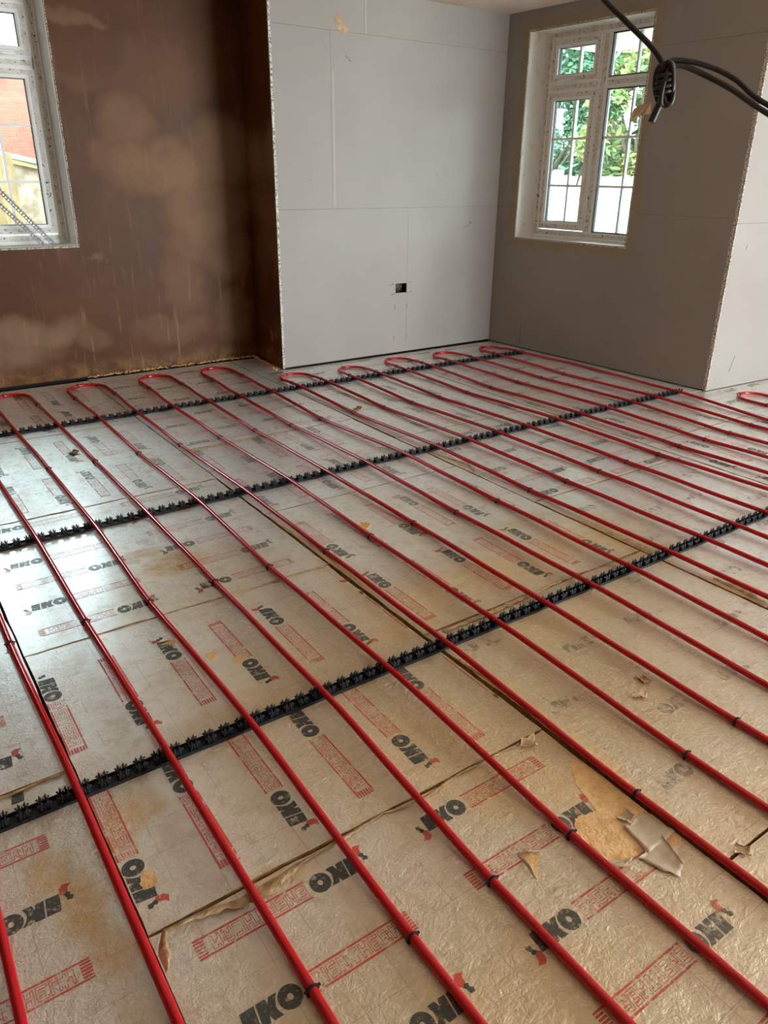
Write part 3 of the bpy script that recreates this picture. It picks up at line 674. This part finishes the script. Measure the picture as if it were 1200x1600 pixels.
scrap([(1.475, .605), (1.50, .62), (1.52, .59), (1.495, .575)], 'foil_scrap', 'pale paper flake beside the dark open seam at lower right', KRAFT, .010, seed=8)
scrap([(.862, 4.44), (.905, 4.46), (.925, 4.40), (.88, 4.385)], 'foil_scrap', 'dark brown crumb on the bluish shiny board far left', FOAM, .02, seed=9)
scrap([(2.735, 4.30), (2.785, 4.32), (2.80, 4.27), (2.75, 4.255)], 'foil_scrap', 'brown crumb lying beside the dark crack in the middle of the far boards', FOAM, .02, seed=10)
scrap([(1.70, 2.66), (1.75, 2.69), (1.78, 2.64), (1.73, 2.61)], 'foil_scrap', 'crumpled orange crumb between two pipes behind the middle boards', FOAM_LT, .018, seed=11)

# ------------------------------------------------------------------ pipe clip rails
def clip_mesh():
    m = MB()
    for sx in (-1, 1):
        m.box((sx * .0135 - .0018, -.013, .004), (sx * .0135 + .0018, .013, .021))
        for sy in (-1, 1):
            x, y = sx * .0150, sy * .0125
            B = [(x - .004, y - .0035, .004), (x + .004, y - .0035, .004), (x + .004, y + .0035, .004), (x - .004, y + .0035, .004)]
            Mx = sx * .0035; T = [(x - .0032 + Mx, y - .003, .026), (x + .0032 + Mx, y - .003, .026), (x + .0032 + Mx, y + .003, .026), (x - .0032 + Mx, y + .003, .026)]
            tip = (x + sx * .0015, y + sy * .001, .038)
            m.add(B + T + [tip], [(0, 1, 5, 4), (1, 2, 6, 5), (2, 3, 7, 6), (3, 0, 4, 7), (4, 5, 8), (5, 6, 8), (6, 7, 8), (7, 4, 8)])
            # barb pointing in over the pipe
            m.add([(x - sx * .002, y - .003, .020), (x - sx * .002, y + .003, .020), (x - sx * .002, y, .030), (x - sx * .0085, y, .0265)], [(0, 1, 3), (1, 2, 3), (2, 0, 3), (0, 2, 1)])
            m.add([(x + sx * .003, y - .002, .016), (x + sx * .003, y + .002, .016), (x + sx * .003, y, .026), (x + sx * .0085, y + sy * .003, .030)], [(0, 1, 3), (1, 2, 3), (2, 0, 3), (0, 2, 1)])
    for (x, y, hh) in ((.025, .0125, .031), (.025, -.0125, .030), (.025, 0, .022)):
        m.add([(x - .003, y - .003, .004), (x + .003, y - .003, .004), (x + .003, y + .003, .004), (x - .003, y + .003, .004), (x - .0022, y - .002, .020), (x + .0022, y - .002, .020), (x + .0022, y + .002, .020), (x - .0022, y + .002, .020), (x + .001, y, hh)],
              [(0, 1, 5, 4), (1, 2, 6, 5), (2, 3, 7, 6), (3, 0, 4, 7), (4, 5, 8), (5, 6, 8), (6, 7, 8), (7, 4, 8)])
    # boss between clips
    ring = [(.025 + .007 * math.cos(a), .007 * math.sin(a)) for a in [i * math.pi / 4 for i in range(8)]]
    m.add([(x, y, .004) for x, y in ring] + [(x, y, .010) for x, y in ring], [(i, (i + 1) % 8, 8 + (i + 1) % 8, 8 + i) for i in range(8)])
    me = bpy.data.meshes.new('clip'); me.from_pydata(m.v, [], m.f); me.materials.append(BLK); me.update(); return me
CLIP = clip_mesh()
def rail(y, x0, x1, label, lift=0.0):
    n = int(round((x1 - x0) / .05)); root = tag(empty('pipe_clip_rail', ((x0 + x1) / 2, y, 0)), label, 'clip rail')
    m = MB(); m.box((x0, y - .023, .0006), (x1, y + .023, .0045))
    for s in (-1, 1): m.box((x0, y + s * .0215 - .0016, .0045), (x1, y + s * .0215 + .0016, .0105))
    for k in range(n * 2): xx = x0 + .0125 + k * .025; m.box((xx - .001, y - .020, .0045), (xx + .001, y + .020, .0075))
    m.build('rail_strip', BLK, root)
    for k in range(n):
        x = x0 + .005 + k * .05
        share('clip', CLIP, root, (x, y, 0))
    return root
rail(1.690, -1.0, 4.2, 'black plastic pipe clip rail nearest the camera, across the foreground boards')
rail(3.330, -1.0, 5.1, 'black plastic pipe clip rail in the middle, ending at the foot of the window wall')
rail(4.985, -1.0, 5.05, 'black plastic pipe clip rail farthest back, just before the pipe bends')

# ------------------------------------------------------------------ red heating pipes
PR = .0108
def interp(tab, y):
    tab = sorted(tab)
    if y <= tab[0][0]: return tab[0][1]
    for (a, b), (c, d) in zip(tab[:-1], tab[1:]):
        if y <= c:
            t = (y - a) / (c - a); t = t * t * (3 - 2 * t); return b + (d - b) * t
    return tab[-1][1]
ZTAB = [(-2.0, .012), (.0, .012), (.87, .0115), (1.25, .0185), (1.69, .0245), (2.12, .0185), (2.53, .0115), (2.92, .0185), (3.33, .0245), (3.75, .019), (4.2, .0115), (4.6, .019), (4.985, .0245), (5.3, .017), (5.6, .012), (7, .012)]
ZT2 = [(-2.0, .012), (2.2, .012), (2.8, .0115), (3.3, .0115)]
def staple_mesh():
    m = MB(); R = PR + .0012; n = 9; prof = []
    for i in range(n):
        a = math.radians(-25 + 230 * i / (n - 1)); prof.append((math.cos(a), math.sin(a)))
    V = []
    for (c, s) in prof:
        for (r, y) in ((R, -.0028), (R + .0026, -.0028), (R + .0026, .0028), (R, .0028)): V.append((r * c, y, r * s))
    fs = []
    for i in range(n - 1):
        for k in range(4): fs.append((4 * i + k, 4 * i + (k + 1) % 4, 4 * i + 4 + (k + 1) % 4, 4 * i + 4 + k))
    fs += [(3, 2, 1, 0), (4 * n - 4, 4 * n - 3, 4 * n - 2, 4 * n - 1)]
    m.add(V, fs)
    for s in (-1, 1):
        m.box((s * .0105 - .0022, -.003, -.0112), (s * .0105 + .0022, .003, -.003)); m.box((s * .0148 - .004, -.0025, .003), (s * .0148 + .003, .0025, .0065))
    me = bpy.data.meshes.new('staple'); me.from_pydata(m.v, [], m.f); me.materials.append(BLK); me.update(); return me
STAPLE = staple_mesh()
def hairpin(xa, xb, apex, label, ztab=ZTAB, y_end=-1.2, staples=(.87, 2.53, 4.2), seed=0, loopst=True):
    """xa, xb: tables [(y,x)] of left and right arm"""
    rnd = random.Random(seed); pts = []
    xl, xr = interp(xa, apex), interp(xb, apex); R = (xr - xl) / 2; cx = (xl + xr) / 2; yc = apex - R * 1.02
    wob = lambda x, y, k: .0022 * noise.noise(Vector((k * 7.1 + seed, y * 1.7, 0)))
    y = y_end
    while y < yc - .03:
        pts.append((interp(xa, y) + wob(0, y, 1), y, interp(ztab, y))); y += .07
    for i in range(17):
        a = math.pi - math.pi * i / 16; bulge = 1.0 + .0 * math.sin(a)
        pts.append((cx + R * bulge * math.cos(a), yc + R * 1.02 * math.sin(a), .012 + .003 * math.sin(a)))
    ys = []
    while y > y_end: y -= .07; ys.append(y)
    for y in ys:
        if y < yc - .03: pts.append((interp(xb, y) + wob(0, y, 2), y, interp(ztab, y)))
    o0 = (cx, (y_end + apex) / 2, 0)
    m = MB(); m.tube(pts, PR, 12); o = m.build('heating_pipe', PIPE, None, True, loc=o0); tag(o, label, 'pipe')
    def st(x, y, z, ang): share('pipe_staple', STAPLE, o, (x, y, z), ang)
    for s in staples:
        for tb, k in ((xa, 1), (xb, 2)): yy = s + rnd.uniform(-.015, .015); st(interp(tb, yy) + wob(0, yy, k), yy, interp(ztab, yy), 0)
    if loopst:
        for a in (math.radians(105), ):
            st(cx + R * math.cos(a), yc + R * 1.02 * math.sin(a), .0148, a)
        yy = apex - .33 + (.05 if apex < 5.6 else 0); st(interp(xa, yy), yy, interp(ztab, yy), 0); st(interp(xb, yy - .02), yy - .02, interp(ztab, yy - .02), 0)
    return o
T = {'a': [(1.69, .212), (2.51, .202), (3.3, .205)], 'b': [(.89, .456), (1.69, .456), (2.52, .455), (3.33, .456), (4.1, .449)],
     'c': [(.885, .691), (1.69, .703), (2.51, .692), (3.33, .706), (4.28, .708), (5.0, .687)], 'd': [(.876, .927), (1.69, .951), (2.53, .959), (3.33, .951), (4.27, .952), (5.0, .941)],
     'e': [(.874, 1.182), (1.69, 1.192), (2.52, 1.196), (3.33, 1.209), (4.24, 1.198), (5.0, 1.198), (5.6, 1.198)], 'f': [(.868, 1.425), (1.69, 1.443), (2.54, 1.461), (3.33, 1.456), (4.25, 1.451), (5.0, 1.448), (5.6, 1.475)],
     'g': [(.866, 1.665), (1.69, 1.681), (2.54, 1.706), (3.33, 1.712), (4.22, 1.708), (5.0, 1.698), (5.6, 1.735)], 'h': [(.85, 1.913), (1.69, 1.924), (2.54, 1.950), (3.33, 1.942), (4.22, 1.947), (5.0, 1.952), (5.6, 1.99)],
     'i': [(.9, 2.16), (1.69, 2.179), (2.54, 2.197), (3.33, 2.201), (4.2, 2.193), (5.0, 2.195), (5.6, 2.24)], 'j': [(.9, 2.41), (1.69, 2.428), (2.54, 2.46), (3.33, 2.464), (4.19, 2.427), (5.0, 2.45), (5.6, 2.49)],
     'k': [(1.69, 2.682), (2.58, 2.698), (3.33, 2.702), (4.2, 2.680), (5.0, 2.69), (5.3, 2.69)], 'l': [(1.69, 2.928), (2.55, 2.952), (3.33, 2.949), (4.2, 2.929), (5.0, 2.94), (5.3, 2.95)],
     'm': [(1.69, 3.178), (2.55, 3.215), (3.33, 3.194), (4.17, 3.168), (5.0, 3.19), (5.3, 3.21)], 'n': [(1.69, 3.43), (2.56, 3.465), (3.33, 3.442), (4.16, 3.422), (5.0, 3.435), (5.3, 3.45)],
     'o': [(2.53, 3.73), (3.33, 3.718), (4.135, 3.68), (5.0, 3.69), (5.3, 3.71)], 'p': [(2.52, 3.961), (3.33, 3.946), (4.13, 3.932), (5.0, 3.95), (5.3, 3.97)],
     'q': [(2.5, 4.205), (3.33, 4.219), (4.09, 4.222), (5.0, 4.205), (5.3, 4.21)], 'r': [(2.52, 4.452), (3.33, 4.484), (4.14, 4.483), (5.0, 4.465), (5.3, 4.48)],
     's': [(2.51, 4.732), (3.33, 4.742), (4.1, 4.735), (5.0, 4.735), (5.3, 4.75)], 't': [(2.4, 4.93), (3.33, 5.008), (4.26, 5.075), (5.0, 4.985), (5.3, 4.98)]}
Zm = [(1.0, -.035), (1.4, -.028), (5, -.04)]
hairpin([(0, -.29)], Zm, 5.91, 'red heating pipe hairpin, only one arm in view at the bottom left corner', seed=1)
hairpin(T['a'], T['b'], 5.91, 'red heating pipe hairpin whose two arms enter at the left edge of the photo', seed=2)
hairpin(T['c'], T['d'], 5.90, 'red heating pipe hairpin under the left window, its bend cut by the photo edge', seed=3)
hairpin(T['e'], T['f'], 5.905, 'red heating pipe hairpin, first whole bend from the left along the brown wall', seed=4)
hairpin(T['g'], T['h'], 5.905, 'red heating pipe hairpin, second whole bend from the left along the brown wall', seed=5)
hairpin(T['i'], T['j'], 5.90, 'red heating pipe hairpin bending in front of the niche corner, nearest the brown return', seed=6)
hairpin(T['k'], T['l'], 5.38, 'red heating pipe hairpin, first bend from the left along the pale boarded wall', seed=7)
hairpin(T['m'], T['n'], 5.34, 'red heating pipe hairpin, second bend from the left along the pale boarded wall', seed=8)
hairpin(T['o'], T['p'], 5.395, 'red heating pipe hairpin, third bend along the pale boarded wall, below the socket hole', seed=9)
hairpin(T['q'], T['r'], 5.36, 'red heating pipe hairpin, last but one bend before the room corner', seed=10)
hairpin(T['s'], T['t'], 5.33, 'red heating pipe hairpin in the room corner, its outer arm hugging the window wall', seed=11)
hairpin([(0, 5.27)], [(0, 5.52)], 3.03, 'red heating pipe hairpin bending beyond the wall corner at the right edge', ZT2, -1.2, (1.4,), 12)

# ------------------------------------------------------------------ angle beads leaning in the left window
def angle_bead(p0, p1, label, wing=.024):
    p0, p1 = Vector(p0), Vector(p1); t = (p1 - p0); L = t.length; t.normalize(); a = t.cross(Vector((0, 1, 0))).normalized(); b = Vector((0, 1, 0))
    F = lambda u, v, w_: tuple(p0 + t * u + a * v + b * w_)
    root = tag(empty('angle_bead', p0), label, 'metal bead')
    m = MB(); m.tube([F(0, 0, 0), F(L, 0, 0)], .0022, 6); m.build('bead_nose', GALV, root)
    for k, (dv, dw) in enumerate(((1, .25), (-.45, .85))):
        m = MB(); n = int(L / .022)
        G2 = lambda u, s, q: F(u, dv * s, dw * s + q)
        m.box((0, .001, -.0006), (L, .006, .0006), 0, G2); m.box((0, wing - .005, -.0006), (L, wing, .0006), 0, G2)
        for i in range(n): m.box((i * .022, .005, -.0006), (i * .022 + .009, wing - .004, .0006), 0, G2)
        m.build('perforated_wing', GALV, root)
    return root
angle_bead((1.385, 6.27, .992), (.50, 6.30, 2.08), 'galvanised angle bead leaning in the left window, upper of the two')
angle_bead((1.315, 6.27, .992), (.44, 6.30, 1.98), 'galvanised angle bead leaning in the left window, lower of the two')

# ------------------------------------------------------------------ hanging cable
def smooth(pts, n=8):
    P = [Vector(p) for p in pts]; out = []
    for i in range(len(P) - 1):
        a, b, c, d = P[max(i - 1, 0)], P[i], P[i + 1], P[min(i + 2, len(P) - 1)]
        for k in range(n):
            t = k / n; out.append(.5 * ((2 * b) + (c - a) * t + (2 * a - 5 * b + 4 * c - d) * t * t + (3 * b - a - 3 * c + d) * t ** 3))
    return out + [P[-1]]
root = tag(empty('hanging_cable', (.85, 1.5, CEILZ)), 'dark looped cable hanging from the ceiling, knotted before the right window', 'cable')
m = MB(); m.tube(smooth([(.85, 1.5, CEILZ), (.92, 1.38, 2.4), (1.05, 1.17, 1.98), (1.122, 1.055, 1.812), (1.145, 1.015, 1.766), (1.171, .977, 1.728), (1.193, .943, 1.694), (1.203, .925, 1.670), (1.203, .917, 1.655)]), .0046, 8); m.build('drop_cable', CABLE, root, True)
m = MB(); m.tube(smooth([(1.200, .920, 1.655), (1.206, .920, 1.672), (1.225, .908, 1.676), (1.26, .880, 1.668), (1.290, .845, 1.648), (1.329, .800, 1.609), (1.45, .66, 1.53), (1.7, .4, 1.6), (2.0, .1, 2.1), (2.1, 0, CEILZ)]), .0044, 8); m.build('cable_tail', CABLE, root, True)
m = MB(); m.tube(smooth([(1.200, .915, 1.650), (1.207, .915, 1.664), (1.226, .905, 1.668), (1.255, .881, 1.655), (1.285, .843, 1.632), (1.327, .796, 1.596), (1.45, .65, 1.50), (1.72, .38, 1.57), (2.03, .07, 2.08), (2.13, -.03, CEILZ)]), .0044, 8); m.build('cable_tail', CABLE, root, True)
m = MB(); rnd = random.Random(4); right = Vector((.819, -.574, 0)); kc = Vector((1.197, .913, 1.640))
for k in range(5):
    w_ = .006 + .004 * rnd.random(); h_ = .026 + .006 * rnd.random(); o_ = kc + right * rnd.uniform(-.005, .005) + Vector((-.574, -.819, 0)) * rnd.uniform(-.007, .007); tw = rnd.uniform(-.25, .25)
    pts = []
    for i in range(20):
        a = 2 * math.pi * i / 20; q = right * (w_ * math.cos(a)) + Vector((0, 0, h_ * math.sin(a))) + Vector((-.574, -.819, 0)) * (.008 * math.sin(a + k))
        pts.append(o_ + q + right * tw * q.z)
    m.tube(pts, .0042, 7, closed=True)
for k in range(4):
    z = kc.z - .012 + k * .0085; m.tube([kc + right * (.0125 * math.cos(a)) + Vector((-.574, -.819, 0)) * (.012 * math.sin(a)) + Vector((0, 0, z - kc.z + .003 * math.cos(a))) for a in [2 * math.pi * i / 14 for i in range(14)]], .0036, 6, closed=True)
m.build('knot', CABLE, root, True)
m = MB(); m.tube(smooth([kc + Vector((0, 0, -.02)), kc + right * -.006 + Vector((0, 0, -.036)), kc + right * -.013 + Vector((0, 0, -.056))]), .0062, 8)
m.build('cable_end', CABLE, root, True)
m = MB(); tc = Vector((1.153, .917, 1.597)); V = []
for (a, z) in [(-40, -5), (-30, 14), (-15, 30), (35, 40), (40, -5), (12, -10), (-10, -15), (-15, -40), (-40, -35)]:
    V.append(tc + right * (a * .00036) + Vector((0, 0, z * .00036)) + Vector((-.574, -.819, 0)) * (.004 * math.sin(a * .05)))
n8 = len(V); back = [v + Vector((.574, .819, 0)) * .0025 for v in V]
m.add(V + back, [tuple(range(n8)), tuple(reversed(range(n8, 2 * n8)))] + [(i, n8 + i, n8 + (i + 1) % n8, (i + 1) % n8) for i in range(n8)]); m.build('tape_tab', TAPE, root)

# ------------------------------------------------------------------ outside
m = MB(); m.box((-30, 6.7, -.45), (60, 60, -.32)); m.box((7.6, -30, -.45), (60, 6.7, -.32)); m.box((-30, -30, -.45), (7.6, -5.95, -.32))
tag(m.build('ground', GROUND), kind='structure')
# fence of pale panels beyond the right window
fr = tag(empty('panel_fence', (9.0, 6, -.32)), 'pale concrete panel fence beyond the right window', 'fence')
y = 3.0; k = 0
while y < 12:
    top = 1.56 if y > 7.4 else 1.50
    if abs(y - 7.44) < .25: pass
    m = MB()
    for j in range(6):
        z0 = -.32 + j * (top + .32) / 6; m.box((9.0, y + .06, z0 + .004), (9.05, y + 1.78, z0 + (top + .32) / 6 - .004))
    m.build('fence_panel', PANELM, fr)
    m = MB(); m.box((8.97, y - .055, -.32), (9.08, y + .055, top + .02)); m.build('fence_post', PANELM, fr)
    y += 1.84; k += 1
def tree(loc, h, rad, mat, label, nleaf, seed, low=.5, name='tree'):
    rnd = random.Random(seed); root = tag(empty(name, loc), label, 'tree', 'trees behind the pale fence')
    m = MB(); base = Vector(loc); tops = []
    m.tube([base, base + Vector((.1, .05, h * .3)), base + Vector((.05, .1, h * .7))], [.13, .10, .05], 8)
    for k in range(9):
        a = rnd.uniform(0, 6.28); z = h * rnd.uniform(.2, .6); tip = base + Vector((rad * .7 * math.cos(a), rad * .7 * math.sin(a), z + h * .25)); tops.append(tip)
        m.tube([base + Vector((.06, .05, z)), (base + Vector((0, 0, z)) + tip) / 2 + Vector((0, 0, .1)), tip], [.045, .03, .012], 6)
    m.build('trunk', BARK, root)
    V, Fs = [], []; cl = []
    for k in range(75):
        a = rnd.uniform(0, 6.28); q = rnd.uniform(.35, 1) ** .6; z = rnd.uniform(low, h); prof = math.sin(math.pi * min(1, max(.12, (z - low + .5) / (h - low + .6)))) ** .5
        cl.append((base + Vector((rad * q * prof * math.cos(a), rad * q * prof * math.sin(a), z)), rad * rnd.uniform(.18, .34)))
    for k in range(nleaf):
        c, r_ = rnd.choice(cl); d = Vector((rnd.gauss(0, 1), rnd.gauss(0, 1), rnd.gauss(0, 1))).normalized() * r_ * rnd.uniform(.5, 1.05)
        p = c + d; s = rnd.uniform(.035, .075); e1 = Vector((rnd.gauss(0, 1), rnd.gauss(0, 1), rnd.gauss(0, .6))).normalized(); e2 = e1.cross(Vector((rnd.gauss(0, 1), rnd.gauss(0, 1), rnd.gauss(0, 1)))).normalized()
        b = len(V); V += [tuple(p - e1 * s * 1.5), tuple(p - e2 * s * .5), tuple(p + e1 * s * 1.5), tuple(p + e2 * s * .5)]; Fs.append((b, b + 1, b + 2, b + 3))
    me = bpy.data.meshes.new('foliage'); me.from_pydata(V, [], Fs); me.materials.append(mat); o = bpy.data.objects.new('foliage', me); C.objects.link(o); put_under(o, root); o['kind'] = 'stuff'
    return root
tree((10.6, 10.4, -.32), 4.3, 1.05, LEAF_G, 'bright green tree just behind the fence, left in the right window', 26000, 1, .2)
tree((10.5, 8.25, -.32), 4.6, 1.0, LEAF_Y, 'yellowish green drooping tree behind the fence, right in the right window', 24000, 2, -.1)
tree((10.6, 6.0, -.32), 4.2, 1.05, LEAF_G, 'green tree behind the near right end of the fence', 12000, 5, .2)
tree((13.6, 13.4, -.32), 6.6, 1.35, LEAF_G, 'tall pale green tree at the back of the garden', 30000, 6, .2)
tree((13.4, 10.6, -.32), 6.6, 1.35, LEAF_D, 'dark green tree deepest behind the fence, seen between two brighter trees', 34000, 3, .2)
tree((13.5, 7.8, -.32), 5.4, 1.35, LEAF_D, 'dark green tree at the back, right end of the garden', 14000, 8, .2)

# neighbouring brick house beyond the left window
HY = 13.5
hs = tag(empty('brick_house', (2.5, HY, -.32)), 'red brick house with white window seen through the left window', 'house')
m = MB(); m.box((-6, HY + .012, -.32), (9, HY + 4, 4.6)); m.build('wall', MORTAR, hs)
m = MB(); m.box((-6, HY - .0005, -.32), (1.2, HY + .011, 4.6)); m.box((3.9, HY - .0005, -.32), (9, HY + .011, 4.6)); m.box((1.2, HY - .0005, 4.4), (3.9, HY + .011, 4.6)); m.box((1.2, HY - .0005, -.32), (3.9, HY + .011, 1.5)); m.build('brick_courses', BRICKWALL, hs)
brick_m = []
for k in range(3):
    b_ = MB(); L_ = .215 if k < 2 else .1025; b_.box((0, -.003, 0), (L_, .012, .065)); me = bpy.data.meshes.new('brick'); me.from_pydata(b_.v, [], b_.f); me.materials.append(BRICKM); brick_m.append(me)
wx0, wx1, wz0, wz1 = 2.72, 3.9, 3.0, 4.4
r = 0; z = 1.50; cnt = 0
while z < 4.38:
    x = 1.55 + (.1125 if r % 2 else 0)
    while x < 3.6:
        if not (x + .215 > wx0 - .02 and z + .065 > wz0 - .03) and cnt < 298:
            share('brick', brick_m[0], hs, (x, HY + random.uniform(-.002, .001), z)); cnt += 1
        x += .225
    z += .075; r += 1
m = MB()
for (a, b, c, d) in ((wx0, wx0 + .14, wz0, wz1), (wx1 - .1, wx1, wz0, wz1), (wx0, wx1, wz0, wz0 + .09), (wx0, wx1, wz1 - .08, wz1), (wx0 + .14, wx0 + .22, wz0, wz1), (wx0 + .52, wx0 + .60, wz0, wz1)):
    m.box((a, HY - .04, c), (b, HY + .012, d))
m.box((wx0, HY - .035, 3.42), (wx1, HY + .012, 3.46)); m.box((wx0 - .05, HY - .09, wz0 - .05), (wx1 + .05, HY + .01, wz0))
wo = m.build('window_frame', PVC, hs)
m = MB(); m.box((wx0 + .02, HY - .012, wz0 + .02), (wx1 - .02, HY - .006, wz1 - .02)); m.build('pane', Mat('sky_reflecting_pane', (.35, .45, .50), .08, .3).m, wo)
m = MB(); V = [(-6.3, HY - .3, 4.5), (9.3, HY - .3, 4.5), (9.3, HY + 2.2, 5.6), (-6.3, HY + 2.2, 5.6), (9.3, HY + 4.4, 4.5), (-6.3, HY + 4.4, 4.5)]
m.add(V + [(a, b, c + .08) for a, b, c in V], [(3, 2, 1, 0), (5, 4, 2, 3), (6, 7, 8, 9), (9, 8, 10, 11), (0, 1, 7, 6), (4, 5, 11, 10), (0, 6, 9, 3), (3, 9, 11, 5), (1, 2, 8, 7), (2, 4, 10, 8)]); m.build('roof', SLATE, hs)
# outbuilding with sloping timber fascia and slate roof
ob = tag(empty('outbuilding', (2.6, 10.2, -.32)), 'cream stone outbuilding with sloping timber edge, low in the left window', 'building')
m = MB(); V = [(1.55, 10.2, -.32), (5.0, 10.2, -.32), (5.0, 10.2, .95), (1.55, 10.2, 1.66)]; m.add(V + [(a, b + 2.2, c) for a, b, c in V], [(0, 1, 2, 3), (7, 6, 5, 4), (0, 4, 5, 1), (1, 5, 6, 2), (2, 6, 7, 3), (3, 7, 4, 0)]); m.build('wall', RENDER, ob)
m = MB(); s_ = lambda x: 1.66 - (x - 1.55) * .206
V = [(1.45, 10.14, s_(1.45) - .02), (5.1, 10.14, s_(5.1) - .02), (5.1, 10.14, s_(5.1) + .06), (1.45, 10.14, s_(1.45) + .06)]; m.add(V + [(a, b + .06, c) for a, b, c in V], [(0, 1, 2, 3), (7, 6, 5, 4), (0, 4, 5, 1), (1, 5, 6, 2), (2, 6, 7, 3), (3, 7, 4, 0)]); m.build('fascia_board', TIMBER, ob)
m = MB()
V = [(1.45, 10.12, s_(1.45) + .06), (5.1, 10.12, s_(5.1) + .06), (5.1, 12.6, s_(5.1) + .22), (1.45, 12.6, s_(1.45) + .22)]; m.add(V + [(a, b, c - .03) for a, b, c in V], [(0, 1, 2, 3), (7, 6, 5, 4), (0, 4, 5, 1), (1, 5, 6, 2), (2, 6, 7, 3), (3, 7, 4, 0)]); m.build('slate_roof', SLATE, ob)
# timber gate post and boards
gp = tag(empty('timber_fence', (1.3, 8.6, -.32)), 'pale timber fence post and boards at the left edge of the left window', 'fence')
m = MB(); m.box((1.50, 8.55, -.32), (1.62, 8.67, 1.64)); m.build('fence_post', TIMBER, gp)
for k in range(16):
    x = 1.49 - (k + 1) * .108; m = MB(); m.box((x, 8.60, -.30), (x + .1, 8.625, 1.5)); m.build('fence_board', TIMBER, gp)
for o in SC.objects:
    if o.type == 'MESH' and o.name.startswith('reveal'): pass
bpy.context.view_layer.update()
